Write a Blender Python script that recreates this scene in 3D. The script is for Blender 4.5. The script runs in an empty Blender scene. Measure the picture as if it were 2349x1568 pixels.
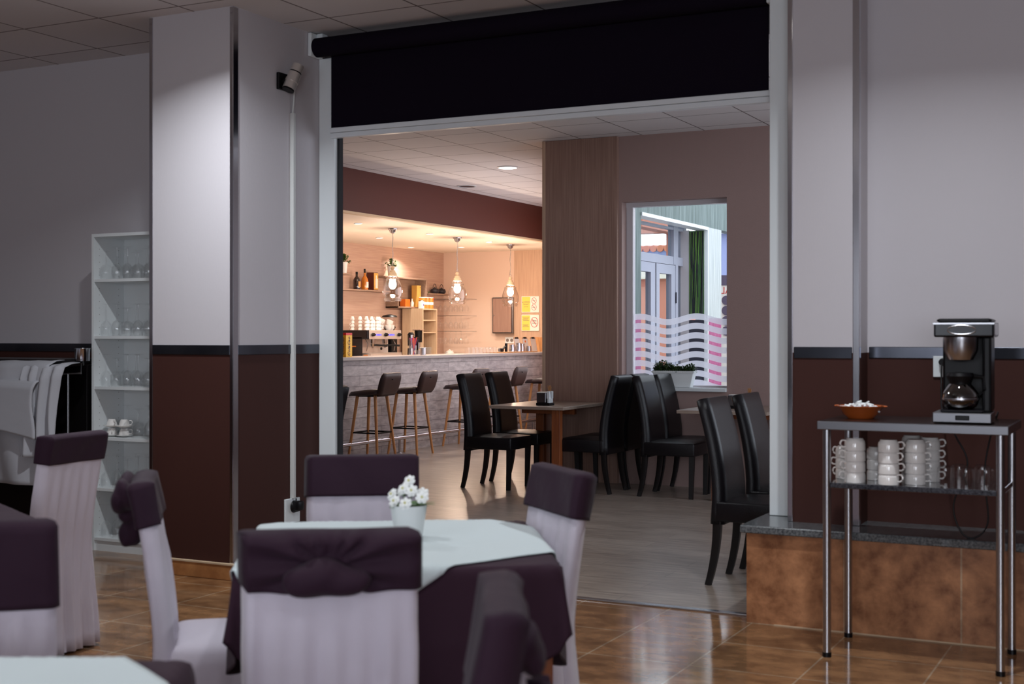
import bpy, bmesh, math, random
from mathutils import Vector, Matrix, noise
random.seed(7)
S = bpy.context.scene
C = S.collection
PI = math.pi
CEIL = 3.22

# ------------------------------------------------------------------ camera
cam = bpy.data.cameras.new('camera')
cam.sensor_width = 36.0
cam.lens = 36.0 * 3000 / 2349
cam.shift_y = -16.0 / 2349
cam.clip_end = 200
cam.dof.use_dof = True
cam.dof.focus_distance = 13.0
cam.dof.aperture_fstop = 4.4
camo = bpy.data.objects.new('camera', cam)
C.objects.link(camo)
camo.location = (0, 0, 1.375)
camo.rotation_euler = (PI / 2, 0, math.radians(26.95))
S.camera = camo

# ------------------------------------------------------------------ world, exposure
S.view_settings.view_transform = 'Standard'
S.view_settings.look = 'None'
S.view_settings.exposure = 0.0
S.view_settings.gamma = 1.0
S.view_settings.use_curve_mapping = False
w = bpy.data.worlds.new('daylight'); S.world = w
w.use_nodes = True
bg = w.node_tree.nodes['Background']
bg.inputs[0].default_value = (0.96, 0.95, 1.0, 1)
bg.inputs[1].default_value = 3.3
S.cycles.max_bounces = 10
S.cycles.transparent_max_bounces = 24
S.cycles.sample_clamp_indirect = 4.0

def area(name, loc, size, power, color, rot=(0, 0, 0), shape='DISK', size_y=None, spread=180):
    l = bpy.data.lights.new(name, 'AREA')
    l.shape = shape; l.size = size
    if size_y: l.size_y = size_y
    l.energy = power; l.color = color; l.spread = math.radians(spread)
    o = bpy.data.objects.new(name, l); C.objects.link(o)
    o.location = loc; o.rotation_euler = rot
    return o

COOL = (0.90, 0.95, 1.0)
WARM = (1.0, 0.66, 0.42)
DINING_LAMPS = [((-4.50, 4.98), 34), ((-0.95, 4.95), 26), ((-2.75, 2.6), 10), ((-0.9, 2.4), 9),
                ((-4.6, 2.4), 3), ((-2.75, 0.2), 10), ((0.6, 0.2), 8)]
BAR_LAMPS = [(-8.83, 13.26), (-9.87, 15.35), (-8.89, 15.06), (-10.5, 17.22), (-8.89, 16.75), (-9.8, 17.55), (-10.2, 13.1)]
for (x, y), p in DINING_LAMPS:
    area('downlight_beam', (x, y, CEIL - 0.035), 0.11, p, COOL, spread=140)
for x, y in BAR_LAMPS:
    area('bar_downlight_beam', (x, y, 2.725 - 0.022), 0.07, 13.0, (1.0, 0.86, 0.74), spread=130)
area('panel_beam', (-6.56, 12.80, 3.23 - 0.04), 0.19, 14, (1.0, 0.93, 0.88))
# added soft fill lamps behind the camera; the rear wall has no windows
for x, p in ((-1.9, 54), (1.6, 138)):
    area('rear_fill', (x, -3.9, 1.75), 2.2, p, (0.84, 0.90, 1.0), rot=(PI / 2, 0, 0), shape='RECTANGLE', size_y=1.6)
# added cool fill lamp facing the bar front; no opening behind it
area('bar_front_fill', (-6.75, 14.6, 1.75), 4.6, 46, (0.95, 0.93, 1.0), rot=(PI / 2, 0, PI / 2 + .38), shape='RECTANGLE', size_y=2.0)
# daylight of the front windows of the bar room, beyond the frame on the right
area('shopfront_daylight', (-0.1, 9.0, 1.8), 3.0, 65, (0.80, 0.88, 1.0), rot=(PI / 2, 0, PI / 2), shape='RECTANGLE', size_y=2.2)

# ------------------------------------------------------------------ materials
def lin(c):
    c = c / 255.0
    return c / 12.92 if c <= 0.04045 else ((c + 0.055) / 1.055) ** 2.4
def rgb(c): return (lin(c[0]), lin(c[1]), lin(c[2]), 1)
MATS = {}
def newmat(name):
    m = bpy.data.materials.new(name); m.use_nodes = True
    nt = m.node_tree
    return m, nt, nt.nodes['Principled BSDF']
def pm(name, col, rough=0.5, metal=0.0, spec=0.5, col2=None, scale=8, stretch=(1, 1, 1), bump=0.0, bscale=60, emit=None, es=1, trans=0, coat=0, sheen=0, alpha=1):
    m, nt, b = newmat(name)
    b.inputs['Base Color'].default_value = rgb(col)
    b.inputs['Roughness'].default_value = rough
    b.inputs['Metallic'].default_value = metal
    b.inputs['Specular IOR Level'].default_value = spec
    b.inputs['Coat Weight'].default_value = coat
    b.inputs['Sheen Weight'].default_value = sheen
    if alpha < 1: b.inputs['Alpha'].default_value = alpha
    if emit:
        b.inputs['Emission Color'].default_value = rgb(emit); b.inputs['Emission Strength'].default_value = es
    N = nt.nodes; L = nt.links
    if col2 or bump:
        tc = N.new('ShaderNodeTexCoord'); mp = N.new('ShaderNodeMapping')
        mp.inputs['Scale'].default_value = stretch
        L.new(tc.outputs['Object'], mp.inputs[0])
    if col2:
        n = N.new('ShaderNodeTexNoise'); n.inputs['Scale'].default_value = scale; n.inputs['Detail'].default_value = 6
        r = N.new('ShaderNodeValToRGB')
        r.color_ramp.elements[0].position = .3; r.color_ramp.elements[1].position = .7
        r.color_ramp.elements[0].color = rgb(col); r.color_ramp.elements[1].color = rgb(col2)
        L.new(mp.outputs[0], n.inputs[0]); L.new(n.outputs[0], r.inputs[0]); L.new(r.outputs[0], b.inputs['Base Color'])
    if bump:
        n = N.new('ShaderNodeTexNoise'); n.inputs['Scale'].default_value = bscale; n.inputs['Detail'].default_value = 4
        bp = N.new('ShaderNodeBump'); bp.inputs['Strength'].default_value = bump; bp.inputs['Distance'].default_value = .01
        L.new(mp.outputs[0], n.inputs[0]); L.new(n.outputs[0], bp.inputs['Height']); L.new(bp.outputs[0], b.inputs['Normal'])
    MATS[name] = m
    return m

def axes(nt, a, b, off=(0, 0)):
    N = nt.nodes; L = nt.links
    g = N.new('ShaderNodeNewGeometry'); s = N.new('ShaderNodeSeparateXYZ'); c = N.new('ShaderNodeCombineXYZ')
    L.new(g.outputs['Position'], s.inputs[0])
    for i, ax in enumerate((a, b)):
        ad = N.new('ShaderNodeMath'); ad.operation = 'ADD'; ad.inputs[1].default_value = off[i]
        L.new(s.outputs['XYZ'.index(ax)], ad.inputs[0]); L.new(ad.outputs[0], c.inputs[i])
    return c.outputs[0]

def brick_mat(name, ab, off, bw, bh, mortar, cols, mcol, rough, offset=0.5, squash=1, nscale=3, nstr=(1, 1, 1), namt=.5, ncol=None, bump=.3, coat=0, spec=.5, rrange=None, bias=0, smooth=.1):
    m, nt, b = newmat(name); N = nt.nodes; L = nt.links
    v = axes(nt, ab[0], ab[1], off)
    t = N.new('ShaderNodeTexBrick'); t.offset = offset; t.offset_frequency = 2; t.squash = squash
    t.inputs['Scale'].default_value = 1; t.inputs['Brick Width'].default_value = bw; t.inputs['Row Height'].default_value = bh
    t.inputs['Mortar Size'].default_value = mortar; t.inputs['Mortar Smooth'].default_value = smooth; t.inputs['Bias'].default_value = bias
    t.inputs['Color1'].default_value = rgb(cols[0]); t.inputs['Color2'].default_value = rgb(cols[1]); t.inputs['Mortar'].default_value = rgb(mcol)
    L.new(v, t.inputs['Vector'])
    mp = N.new('ShaderNodeMapping'); mp.inputs['Scale'].default_value = nstr; L.new(v, mp.inputs[0])
    n = N.new('ShaderNodeTexNoise'); n.inputs['Scale'].default_value = nscale; n.inputs['Detail'].default_value = 9; n.inputs['Roughness'].default_value = .62; n.inputs['Distortion'].default_value = .15
    L.new(mp.outputs[0], n.inputs[0])
    r = N.new('ShaderNodeValToRGB'); r.color_ramp.elements[0].position = .35; r.color_ramp.elements[1].position = .68
    r.color_ramp.elements[0].color = rgb(ncol[0]) ; r.color_ramp.elements[1].color = rgb(ncol[1])
    L.new(n.outputs[0], r.inputs[0])
    mx = N.new('ShaderNodeMix'); mx.data_type = 'RGBA'; mx.blend_type = 'MULTIPLY'; mx.inputs[0].default_value = namt
    L.new(t.outputs[0], mx.inputs[6]); L.new(r.outputs[0], mx.inputs[7])
    L.new(mx.outputs[2], b.inputs['Base Color'])
    b.inputs['Roughness'].default_value = rough; b.inputs['Coat Weight'].default_value = coat; b.inputs['Specular IOR Level'].default_value = spec
    inv = N.new('ShaderNodeMath'); inv.operation = 'SUBTRACT'; inv.inputs[0].default_value = 1; L.new(t.outputs['Fac'], inv.inputs[1])
    bp = N.new('ShaderNodeBump'); bp.inputs['Strength'].default_value = bump; bp.inputs['Distance'].default_value = .004
    L.new(inv.outputs[0], bp.inputs['Height']); L.new(bp.outputs[0], b.inputs['Normal'])
    MATS[name] = m
    return m

def glassy(name, tint=(255, 255, 255), refl=1.0, base=0.04, rough=0.02):
    # thin clear glass: what is behind shows through, the surface mirrors with the angle
    m = bpy.data.materials.new(name); m.use_nodes = True
    nt = m.node_tree; N = nt.nodes; L = nt.links
    for n in list(N): N.remove(n)
    o = N.new('ShaderNodeOutputMaterial'); t = N.new('ShaderNodeBsdfTransparent'); g = N.new('ShaderNodeBsdfGlossy')
    t.inputs[0].default_value = rgb(tint); g.inputs['Roughness'].default_value = rough
    lw = N.new('ShaderNodeLayerWeight'); lw.inputs[0].default_value = .35
    mu = N.new('ShaderNodeMath'); mu.operation = 'MULTIPLY_ADD'; mu.inputs[1].default_value = refl; mu.inputs[2].default_value = base; mu.use_clamp = True
    mx = N.new('ShaderNodeMixShader')
    L.new(lw.outputs['Facing'], mu.inputs[0]); L.new(mu.outputs[0], mx.inputs[0]); L.new(t.outputs[0], mx.inputs[1]); L.new(g.outputs[0], mx.inputs[2]); L.new(mx.outputs[0], o.inputs[0])
    MATS[name] = m
    return m

# two-tone painted wall: pale paint above a chocolate dado
def two_tone(name, up, low, zsplit):
    m, nt, b = newmat(name); N = nt.nodes; L = nt.links
    g = N.new('ShaderNodeNewGeometry'); s = N.new('ShaderNodeSeparateXYZ'); L.new(g.outputs['Position'], s.inputs[0])
    gt = N.new('ShaderNodeMath'); gt.operation = 'GREATER_THAN'; gt.inputs[1].default_value = zsplit; L.new(s.outputs[2], gt.inputs[0])
    mx = N.new('ShaderNodeMix'); mx.data_type = 'RGBA'; mx.inputs[6].default_value = rgb(low); mx.inputs[7].default_value = rgb(up)
    L.new(gt.outputs[0], mx.inputs[0]); L.new(mx.outputs[2], b.inputs['Base Color'])
    b.inputs['Roughness'].default_value = .7; b.inputs['Specular IOR Level'].default_value = .2
    n = N.new('ShaderNodeTexNoise'); n.inputs['Scale'].default_value = 90
    bp = N.new('ShaderNodeBump'); bp.inputs['Strength'].default_value = .12; bp.inputs['Distance'].default_value = .004
    L.new(n.outputs[0], bp.inputs['Height']); L.new(bp.outputs[0], b.inputs['Normal'])
    MATS[name] = m
    return m

two_tone('dining_wall', (200, 195, 199), (66, 38, 33), 1.29)
pm('back_wall', (160, 134, 128), .65, bump=.15, bscale=90)
pm('bar_plain_wall', (226, 200, 182), .6, bump=.1, bscale=90)
pm('soffit', (240, 226, 208), .6)
pm('beam_brown', (84, 36, 26), .65, bump=.1, bscale=80)
pm('white_gloss', (228, 234, 236), .3)
pm('alu_white', (226, 232, 236), .35)
pm('chrome', (192, 192, 198), .15, metal=1)
pm('chrome_soft', (186, 186, 190), .26, metal=1)
pm('steel', (128, 128, 132), .30, metal=1)
pm('dark_steel_top', (52, 44, 44), .25, metal=.7)
pm('black_fabric', (20, 12, 26), .85, spec=.1)
pm('black_seal', (12, 10, 16), .6)
pm('black_plastic', (10, 9, 12), .4, spec=.25)
pm('black_gloss', (10, 9, 16), .2, spec=.35)
pm('leather_black', (14, 11, 16), .36, spec=.36, bump=.12, bscale=160)
pm('leather_brown', (50, 32, 32), .4, spec=.4, bump=.12, bscale=160)
pm('black_wood', (12, 9, 11), .4)
pm('beech', (200, 146, 92), .45, col2=(176, 120, 72), scale=4, stretch=(14, 14, 1))
pm('table_leg_wood', (150, 84, 44), .45, col2=(122, 64, 34), scale=4, stretch=(14, 14, 1))
pm('laminate_top', (168, 150, 136), .35, col2=(150, 132, 120), scale=5, stretch=(1, 12, 4))
pm('wood_panel', (162, 130, 115), .55, col2=(141, 109, 96), scale=3.2, stretch=(26, 26, .8), bump=.15, bscale=30)
pm('wood_panel_light', (206, 174, 148), .55, col2=(186, 152, 128), scale=3.2, stretch=(26, 26, .8))
pm('wood_wallpaper', (196, 166, 148), .6, col2=(180, 148, 132), scale=3, stretch=(26, .8, 26))
pm('shelf_oak', (160, 134, 116), .5, col2=(136, 110, 94), scale=4, stretch=(10, 1, 14))
pm('unit_wood', (214, 190, 160), .5, col2=(198, 170, 140), scale=4, stretch=(14, 14, 1))
pm('billy_white', (222, 226, 227), .4)
pm('cover_white', (208, 200, 212), .85, sheen=.2, bump=.25, bscale=14)
pm('cloth_white', (206, 218, 220), .85, sheen=.2, bump=.15, bscale=10)
pm('cloth_purple', (52, 30, 44), .8, spec=.2, sheen=.05, bump=.25, bscale=14)
pm('sash_purple', (46, 26, 41), .75, spec=.2, sheen=.05, bump=.3, bscale=16)
pm('linen_grey', (170, 170, 176), .85, bump=.2, bscale=12)
pm('ceramic', (236, 232, 228), .15, coat=.5)
pm('clay_orange', (186, 92, 40), .2, coat=.6)
pm('sugar_paper', (236, 240, 240), .6)
pm('granite', (120, 124, 126), .2, col2=(56, 60, 64), scale=90, coat=.3)
pm('granite_dark', (70, 72, 78), .12, col2=(24, 24, 30), scale=110, coat=.5)
pm('baseboard_tile', (196, 140, 88), .35, col2=(150, 96, 56), scale=9)
pm('grout', (196, 170, 140), .7)
pm('pot_white', (230, 234, 234), .45)
pm('leaf', (52, 92, 40), .5, col2=(84, 124, 52), scale=30)
pm('leaf_dark', (40, 62, 34), .5, col2=(66, 88, 44), scale=30)
pm('petal', (250, 252, 250), .5)
pm('flower_centre', (200, 196, 90), .6)
pm('soil', (46, 34, 28), .9)
pm('bulb', (255, 220, 170), .5, emit=(255, 230, 208), es=450)
pm('lamp_lens', (255, 255, 255), .5, emit=(255, 246, 236), es=14)
pm('bar_lens', (255, 255, 255), .5, emit=(255, 226, 196), es=12)
pm('lamp_wood', (214, 186, 150), .6)
pm('yellow_pack', (244, 190, 40), .4)
pm('red_pack', (214, 20, 30), .4)
pm('navy_ink', (44, 24, 92), .5)
pm('orange_pack', (236, 120, 40), .45)
pm('orange_tin', (226, 130, 50), .4)
pm('white_paper', (244, 240, 232), .6)
pm('sign_yellow', (240, 214, 96), .5)
pm('sign_red', (206, 70, 66), .5)
pm('ink_grey', (120, 110, 104), .6)
pm('pink_straw', (236, 60, 150), .4)
pm('orange_straw', (240, 140, 70), .4)
pm('violet_straw', (96, 50, 140), .4)
pm('amber_bottle', (196, 116, 26), .12, coat=.6)
pm('dark_bottle', (34, 20, 22), .12, coat=.6)
pm('cork_label', (206, 150, 84), .5)
pm('gift_box', (84, 36, 30), .4)
pm('gold_box', (216, 168, 84), .35)
pm('cast_iron', (34, 32, 40), .5)
pm('blue_led', (50, 60, 220), .4, emit=(60, 70, 255), es=1.2)
pm('copper_line', (190, 120, 60), .3, metal=.8)
pm('coffee_beans', (50, 28, 20), .6)
pm('cable_black', (12, 12, 14), .5)
pm('conduit', (206, 208, 206), .5)
pm('pvc_frame', (196, 190, 194), .35)
pm('bluegrey_door', (172, 174, 190), .35)
pm('ext_green', (40, 64, 55), .5, col2=(120, 136, 134), scale=3.0, stretch=(16, 16, .7))
pm('ext_reflection', (160, 168, 168), .5, col2=(208, 212, 212), scale=3.0, stretch=(16, 16, .7))
pm('bamboo_cane', (90, 130, 54), .5)
pm('bamboo_shade', (10, 26, 24), .5)
pm('bamboo_dark', (14, 46, 30), .4, col2=(70, 118, 46), scale=4.0, stretch=(12, 12, .7))
pm('magenta_panel', (150, 44, 100), .5, col2=(170, 84, 130), scale=14)
pm('navy_panel', (44, 44, 58), .4)
pm('ext_orange', (200, 124, 100), .7)
pm('ext_cream', (226, 210, 190), .7)
pm('ext_blue', (132, 142, 184), .6)
pm('ext_roof', (200, 120, 90), .7)
pm('ext_ground', (150, 150, 150), .8)
pm('sign_header', (92, 82, 104), .6)
pm('bar_top', (158, 150, 148), .35)
pm('trim_band', (84, 86, 94), .2, metal=.9, col2=(66, 68, 76), scale=4)
pm('steel_bright', (216, 208, 202), .3, metal=.6)
def frosted(name):
    m = bpy.data.materials.new(name); m.use_nodes = True
    nt = m.node_tree; N = nt.nodes; L = nt.links
    for n in list(N): N.remove(n)
    o = N.new('ShaderNodeOutputMaterial'); t = N.new('ShaderNodeBsdfTransparent'); g = N.new('ShaderNodeBsdfTranslucent'); d = N.new('ShaderNodeBsdfDiffuse')
    g.inputs[0].default_value = rgb((238, 236, 246)); d.inputs[0].default_value = rgb((230, 228, 240))
    a = N.new('ShaderNodeMixShader'); a.inputs[0].default_value = .4; b = N.new('ShaderNodeMixShader'); b.inputs[0].default_value = .80
    L.new(g.outputs[0], a.inputs[1]); L.new(d.outputs[0], a.inputs[2]); L.new(t.outputs[0], b.inputs[1]); L.new(a.outputs[0], b.inputs[2]); L.new(b.outputs[0], o.inputs[0])
    MATS[name] = m
frosted('frost')
glassy('clear_glass', (255, 255, 255), .30, .045)
glassy('pane_glass', (240, 246, 248), .12, .02)
glassy('shade_glass', (255, 250, 244), .8, .10)
glassy('carafe_glass', (150, 120, 104), .9, .08)
brick_mat('floor_tile', 'XY', (2.27 + 4.6, 0.0 + .33), .46, .46, .004, [(162, 122, 88), (150, 110, 78)], (182, 164, 142), .10, offset=0,
          nscale=5, nstr=(1.0, 1.6, 1), namt=.75, ncol=[(120, 102, 88), (255, 250, 240)], bump=.15, spec=.5)
brick_mat('step_tile', 'XZ', (.854 + 5.17, .0), .517, .60, .004, [(204, 148, 108), (194, 138, 98)], (214, 186, 156), .35, offset=0,
          nscale=8, namt=.9, ncol=[(146, 124, 108), (255, 250, 244)], bump=.15)
brick_mat('floor_planks', 'XY', (0, 0), 1.3, .19, .0016, [(180, 168, 158), (166, 153, 143)], (110, 98, 90), .3, offset=.37,
          nscale=3, nstr=(1.2, 14, 1), namt=.75, ncol=[(150, 140, 132), (255, 252, 248)], bump=.15)
brick_mat('ceiling_tile', 'XY', (7.4, .3), .6, .6, .006, [(228, 224, 224), (220, 216, 216)], (116, 106, 104), .8, offset=0,
          nscale=80, namt=.1, ncol=[(220, 220, 220), (255, 255, 255)], bump=.6, smooth=0)
brick_mat('bar_cladding', 'YZ', (0.1, 0.03), .78, .118, .0022, [(206, 202, 202), (184, 178, 180)], (112, 106, 108), .5, offset=.42,
          nscale=7, nstr=(1.0, 3.0, 1), namt=.6, ncol=[(150, 144, 146), (255, 252, 252)], bump=.3)

# ------------------------------------------------------------------ mesh builder
class MB:
    def __init__(s): s.bm = bmesh.new()
    def add(s, t, M=None):
        if M is not None: t.transform(M)
        me = bpy.data.meshes.new('t'); t.to_mesh(me); t.free(); s.bm.from_mesh(me); bpy.data.meshes.remove(me)
        return s
    def box(s, x0, x1, y0, y1, z0, z1, bev=0, M=None, seg=2):
        t = bmesh.new(); bmesh.ops.create_cube(t, size=1)
        t.transform(Matrix.Translation(((x0 + x1) / 2, (y0 + y1) / 2, (z0 + z1) / 2)) @ Matrix.Diagonal((abs(x1 - x0), abs(y1 - y0), abs(z1 - z0), 1)))
        if bev: bmesh.ops.bevel(t, geom=list(t.edges), offset=bev, segments=seg, affect='EDGES', profile=.5)
        return s.add(t, M)
    def cyl(s, p0, p1, r0, r1=None, seg=14, caps=True):
        r1 = r0 if r1 is None else r1
        p0 = Vector(p0); p1 = Vector(p1); d = p1 - p0
        t = bmesh.new(); bmesh.ops.create_cone(t, cap_ends=caps, segments=seg, radius1=r0, radius2=r1, depth=d.length)
        q = d.to_track_quat('Z', 'Y').to_matrix().to_4x4()
        return s.add(t, Matrix.Translation((p0 + p1) / 2) @ q)
    def tube(s, pts, r, seg=8):
        pts = [Vector(p) for p in pts]; bm = s.bm; rings = []
        n = len(pts)
        for i, p in enumerate(pts):
            tan = (pts[min(i + 1, n - 1)] - pts[max(i - 1, 0)]).normalized()
            ref = Vector((0, 0, 1)) if abs(tan.z) < .9 else Vector((1, 0, 0))
            a = tan.cross(ref).normalized(); b = tan.cross(a)
            rr = r(i / (n - 1)) if callable(r) else r
            rings.append([bm.verts.new(p + a * rr * math.cos(k * 2 * PI / seg) + b * rr * math.sin(k * 2 * PI / seg)) for k in range(seg)])
        for i in range(n - 1):
            for k in range(seg):
                bm.faces.new((rings[i][k], rings[i][(k + 1) % seg], rings[i + 1][(k + 1) % seg], rings[i + 1][k]))
        bm.faces.new(rings[0]); bm.faces.new(rings[-1])
        return s
    def lathe(s, prof, seg=20, c=(0, 0, 0), sx=1, sy=1):
        bm = s.bm; rings = []
        for r, z in prof:
            if r < 1e-6: rings.append([bm.verts.new((c[0], c[1], c[2] + z))])
            else: rings.append([bm.verts.new((c[0] + sx * r * math.cos(k * 2 * PI / seg), c[1] + sy * r * math.sin(k * 2 * PI / seg), c[2] + z)) for k in range(seg)])
        for a, b in zip(rings, rings[1:]):
            if len(a) == 1 and len(b) == 1: continue
            for k in range(seg):
                k2 = (k + 1) % seg
                if len(a) == 1: bm.faces.new((a[0], b[k], b[k2]))
                elif len(b) == 1: bm.faces.new((a[k], a[k2], b[0]))
                else: bm.faces.new((a[k], a[k2], b[k2], b[k]))
        return s
    def sph(s, c, r, sc=(1, 1, 1), sub=2, M=None, fn=None):
        t = bmesh.new(); bmesh.ops.create_icosphere(t, subdivisions=sub, radius=r)
        if fn:
            for v in t.verts: v.co = fn(v.co)
        t.transform(Matrix.Translation(c) @ (M or Matrix()) @ Matrix.Diagonal((*sc, 1)))
        return s.add(t)
    def grid(s, f, nu, nv):
        bm = s.bm
        V = [[bm.verts.new(f(i / nu, j / nv)) for j in range(nv + 1)] for i in range(nu + 1)]
        for i in range(nu):
            for j in range(nv):
                bm.faces.new((V[i][j], V[i + 1][j], V[i + 1][j + 1], V[i][j + 1]))
        return s
    def sweep(s, path, W, T, cr=.02, ny=14, disp=None):
        # rounded slab that follows a side profile: path (x, z), W widths along y, T thicknesses
        bm = s.bm; rings = []; n = len(path)
        for i, (x, z) in enumerate(path):
            x0, z0 = path[max(i - 1, 0)]; x1, z1 = path[min(i + 1, n - 1)]
            tx, tz = x1 - x0, z1 - z0; l = math.hypot(tx, tz) or 1
            nx, nz = tz / l, -tx / l
            wd, th = W[i] / 2, T[i] / 2; c = min(cr, th * .95)
            loc = []
            for k in range(ny): loc.append((th, -wd + c + (2 * wd - 2 * c) * k / (ny - 1)))
            for k in range(1, 4): a = PI / 2 * k / 4; loc.append((th - c + c * math.cos(a), wd - c + c * math.sin(a)))
            for k in range(ny): loc.append((-th, wd - c - (2 * wd - 2 * c) * k / (ny - 1)))
            for k in range(1, 4): a = PI / 2 * k / 4; loc.append((-th + c - c * math.cos(a), -wd + c - c * math.sin(a)))
            ring = []
            for (u, y) in loc:
                if disp: u, y = disp(u, y, i / (n - 1), wd)
                ring.append(bm.verts.new((x + nx * u, y, z + nz * u)))
            rings.append(ring)
        m = len(rings[0])
        for a, b in zip(rings, rings[1:]):
            for k in range(m): bm.faces.new((a[k], a[(k + 1) % m], b[(k + 1) % m], b[k]))
        bm.faces.new(rings[0][::-1]); bm.faces.new(rings[-1])
        return s
    def prism(s, poly, z0, z1):
        lo = [s.bm.verts.new((x, y, z0)) for x, y in poly]; hi = [s.bm.verts.new((x, y, z1)) for x, y in poly]
        s.bm.faces.new(lo[::-1]); s.bm.faces.new(hi)
        for i in range(len(poly)):
            j = (i + 1) % len(poly); s.bm.faces.new((lo[i], lo[j], hi[j], hi[i]))
        return s
    def build(s, name, mat, parent=None, smooth=False, loc=None, rz=None, solid=0, sub=0):
        bm = s.bm
        bmesh.ops.recalc_face_normals(bm, faces=bm.faces)
        me = bpy.data.meshes.new(name); bm.to_mesh(me); bm.free()
        me.materials.append(MATS[mat])
        if smooth:
            for p in me.polygons: p.use_smooth = True
            if smooth != 'all':
                try: me.set_sharp_from_angle(angle=math.radians(40))
                except Exception: pass
        o = bpy.data.objects.new(name, me); C.objects.link(o)
        if parent: o.parent = parent
        if loc is not None: o.location = loc
        if rz is not None: o.rotation_euler = (0, 0, rz)
        if solid:
            md = o.modifiers.new('thickness', 'SOLIDIFY'); md.thickness = solid; md.offset = 0
        if sub:
            md = o.modifiers.new('smooth', 'SUBSURF'); md.levels = sub; md.render_levels = sub
        return o

def tag(o, label, cat, group=None):
    o['label'] = label; o['category'] = cat
    if group: o['group'] = group
    return o
def thing(name, label, cat, loc=(0, 0, 0), rz=0, group=None):
    o = bpy.data.objects.new(name, None); C.objects.link(o)
    o.empty_display_size = .1
    o.location = loc; o.rotation_euler = (0, 0, rz)
    return tag(o, label, cat, group)
def kids(o): return [c for c in C.objects if c.parent == o]
def dup(root, loc, rz, label, group=None):
    def cp(o, par):
        c = o.copy(); C.objects.link(c)
        if par: c.parent = par
        for k in kids(o): cp(k, c)
        return c
    r = cp(root, None)
    r.location = loc; r.rotation_euler = (0, 0, rz); r['label'] = label
    if group: r['group'] = group
    return r
def struct(name, mb, mat, **k):
    o = mb.build(name, mat, **k); o['kind'] = 'structure'; return o
def text(name, s, size, mat, parent, M, ext=.0008, align='CENTER', shear=0, sx=1):
    cu = bpy.data.curves.new(name, 'FONT'); cu.body = s; cu.size = size; cu.extrude = ext; cu.align_x = align; cu.align_y = 'CENTER'; cu.shear = shear
    cu.resolution_u = 3
    t = bpy.data.objects.new('tmp', cu); C.objects.link(t)
    dg = bpy.context.evaluated_depsgraph_get(); dg.update()
    me = bpy.data.meshes.new_from_object(t.evaluated_get(dg))
    bpy.data.objects.remove(t); bpy.data.curves.remove(cu)
    me.transform(M @ Matrix.Diagonal((sx, 1, 1, 1))); me.materials.clear(); me.materials.append(MATS[mat])
    o = bpy.data.objects.new(name, me); C.objects.link(o)
    if parent: o.parent = parent
    return o
RX = Matrix.Rotation(PI / 2, 4, 'X')
FACE_NEG_Y = RX
FACE_POS_X = Matrix.Rotation(PI / 2, 4, 'Z') @ RX
FACE_POS_Y = Matrix.Rotation(PI, 4, 'Z') @ RX
def T3(x, y, z): return Matrix.Translation((x, y, z))
ORD = ['first', 'second', 'third', 'fourth', 'fifth', 'sixth', 'seventh', 'eighth', 'ninth', 'tenth']

def curve_pts(P, n=8):
    out = []
    for i in range(len(P) - 1):
        p0 = Vector(P[max(i - 1, 0)]); p1 = Vector(P[i]); p2 = Vector(P[i + 1]); p3 = Vector(P[min(i + 2, len(P) - 1)])
        for k in range(n):
            s = k / n
            out.append(.5 * ((2 * p1) + (p2 - p0) * s + (2 * p0 - 5 * p1 + 4 * p2 - p3) * s * s + (-p0 + 3 * p1 - 3 * p2 + p3) * s ** 3))
    out.append(Vector(P[-1])); return out
# ================================================================== SETTING
struct('floor', MB().box(-8.6, 3.1, -4.1, 6.245, -.1, 0), 'floor_tile')
BARROOM = [(-11.1, 6.245), (.1, 6.245), (.1, 11.5), (-5.1, 11.5), (-8.1, 18.95), (-11.1, 18.95)]
struct('floor', MB().prism(BARROOM, -.1, 0), 'floor_planks')
struct('ceiling', MB().box(-11.1, 3.2, -4.2, 6.245, CEIL, CEIL + .1), 'ceiling_tile')
struct('ceiling', MB().prism([(-11.1, 6.245), (3.2, 6.245), (3.2, 6.8), (.2, 6.8)] + [(.2, 11.55)] + BARROOM[3:], CEIL, CEIL + .1), 'ceiling_tile')
# opening wall: left part, right part, lintel
struct('wall_left', MB().box(-11.0, -5.0, 6.55, 6.77, 0, CEIL), 'dining_wall')
struct('wall_right', MB().box(-1.70, 3.1, 6.47, 6.78, 0, CEIL), 'dining_wall')
struct('wall_lintel', MB().box(-4.72, -1.70, 6.72, 6.84, 2.95, CEIL), 'dining_wall')
struct('wall_pillar_left', MB().box(-5.325, -4.72, 5.83, 6.78, 0, CEIL), 'dining_wall')
struct('wall_pillar_right', MB().box(-1.68, -1.345, 6.27, 6.50, .46, CEIL), 'dining_wall')
# rest of the dining room, out of frame
struct('wall_side_left', MB().box(-8.7, -8.5, -4.1, 6.6, 0, CEIL), 'dining_wall')
struct('wall_side_right', MB().box(3.0, 3.2, -4.1, 6.8, 0, CEIL), 'dining_wall')
struct('wall_rear', MB().box(-8.6, 3.1, -4.2, -4.0, 0, CEIL), 'dining_wall')
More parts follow.
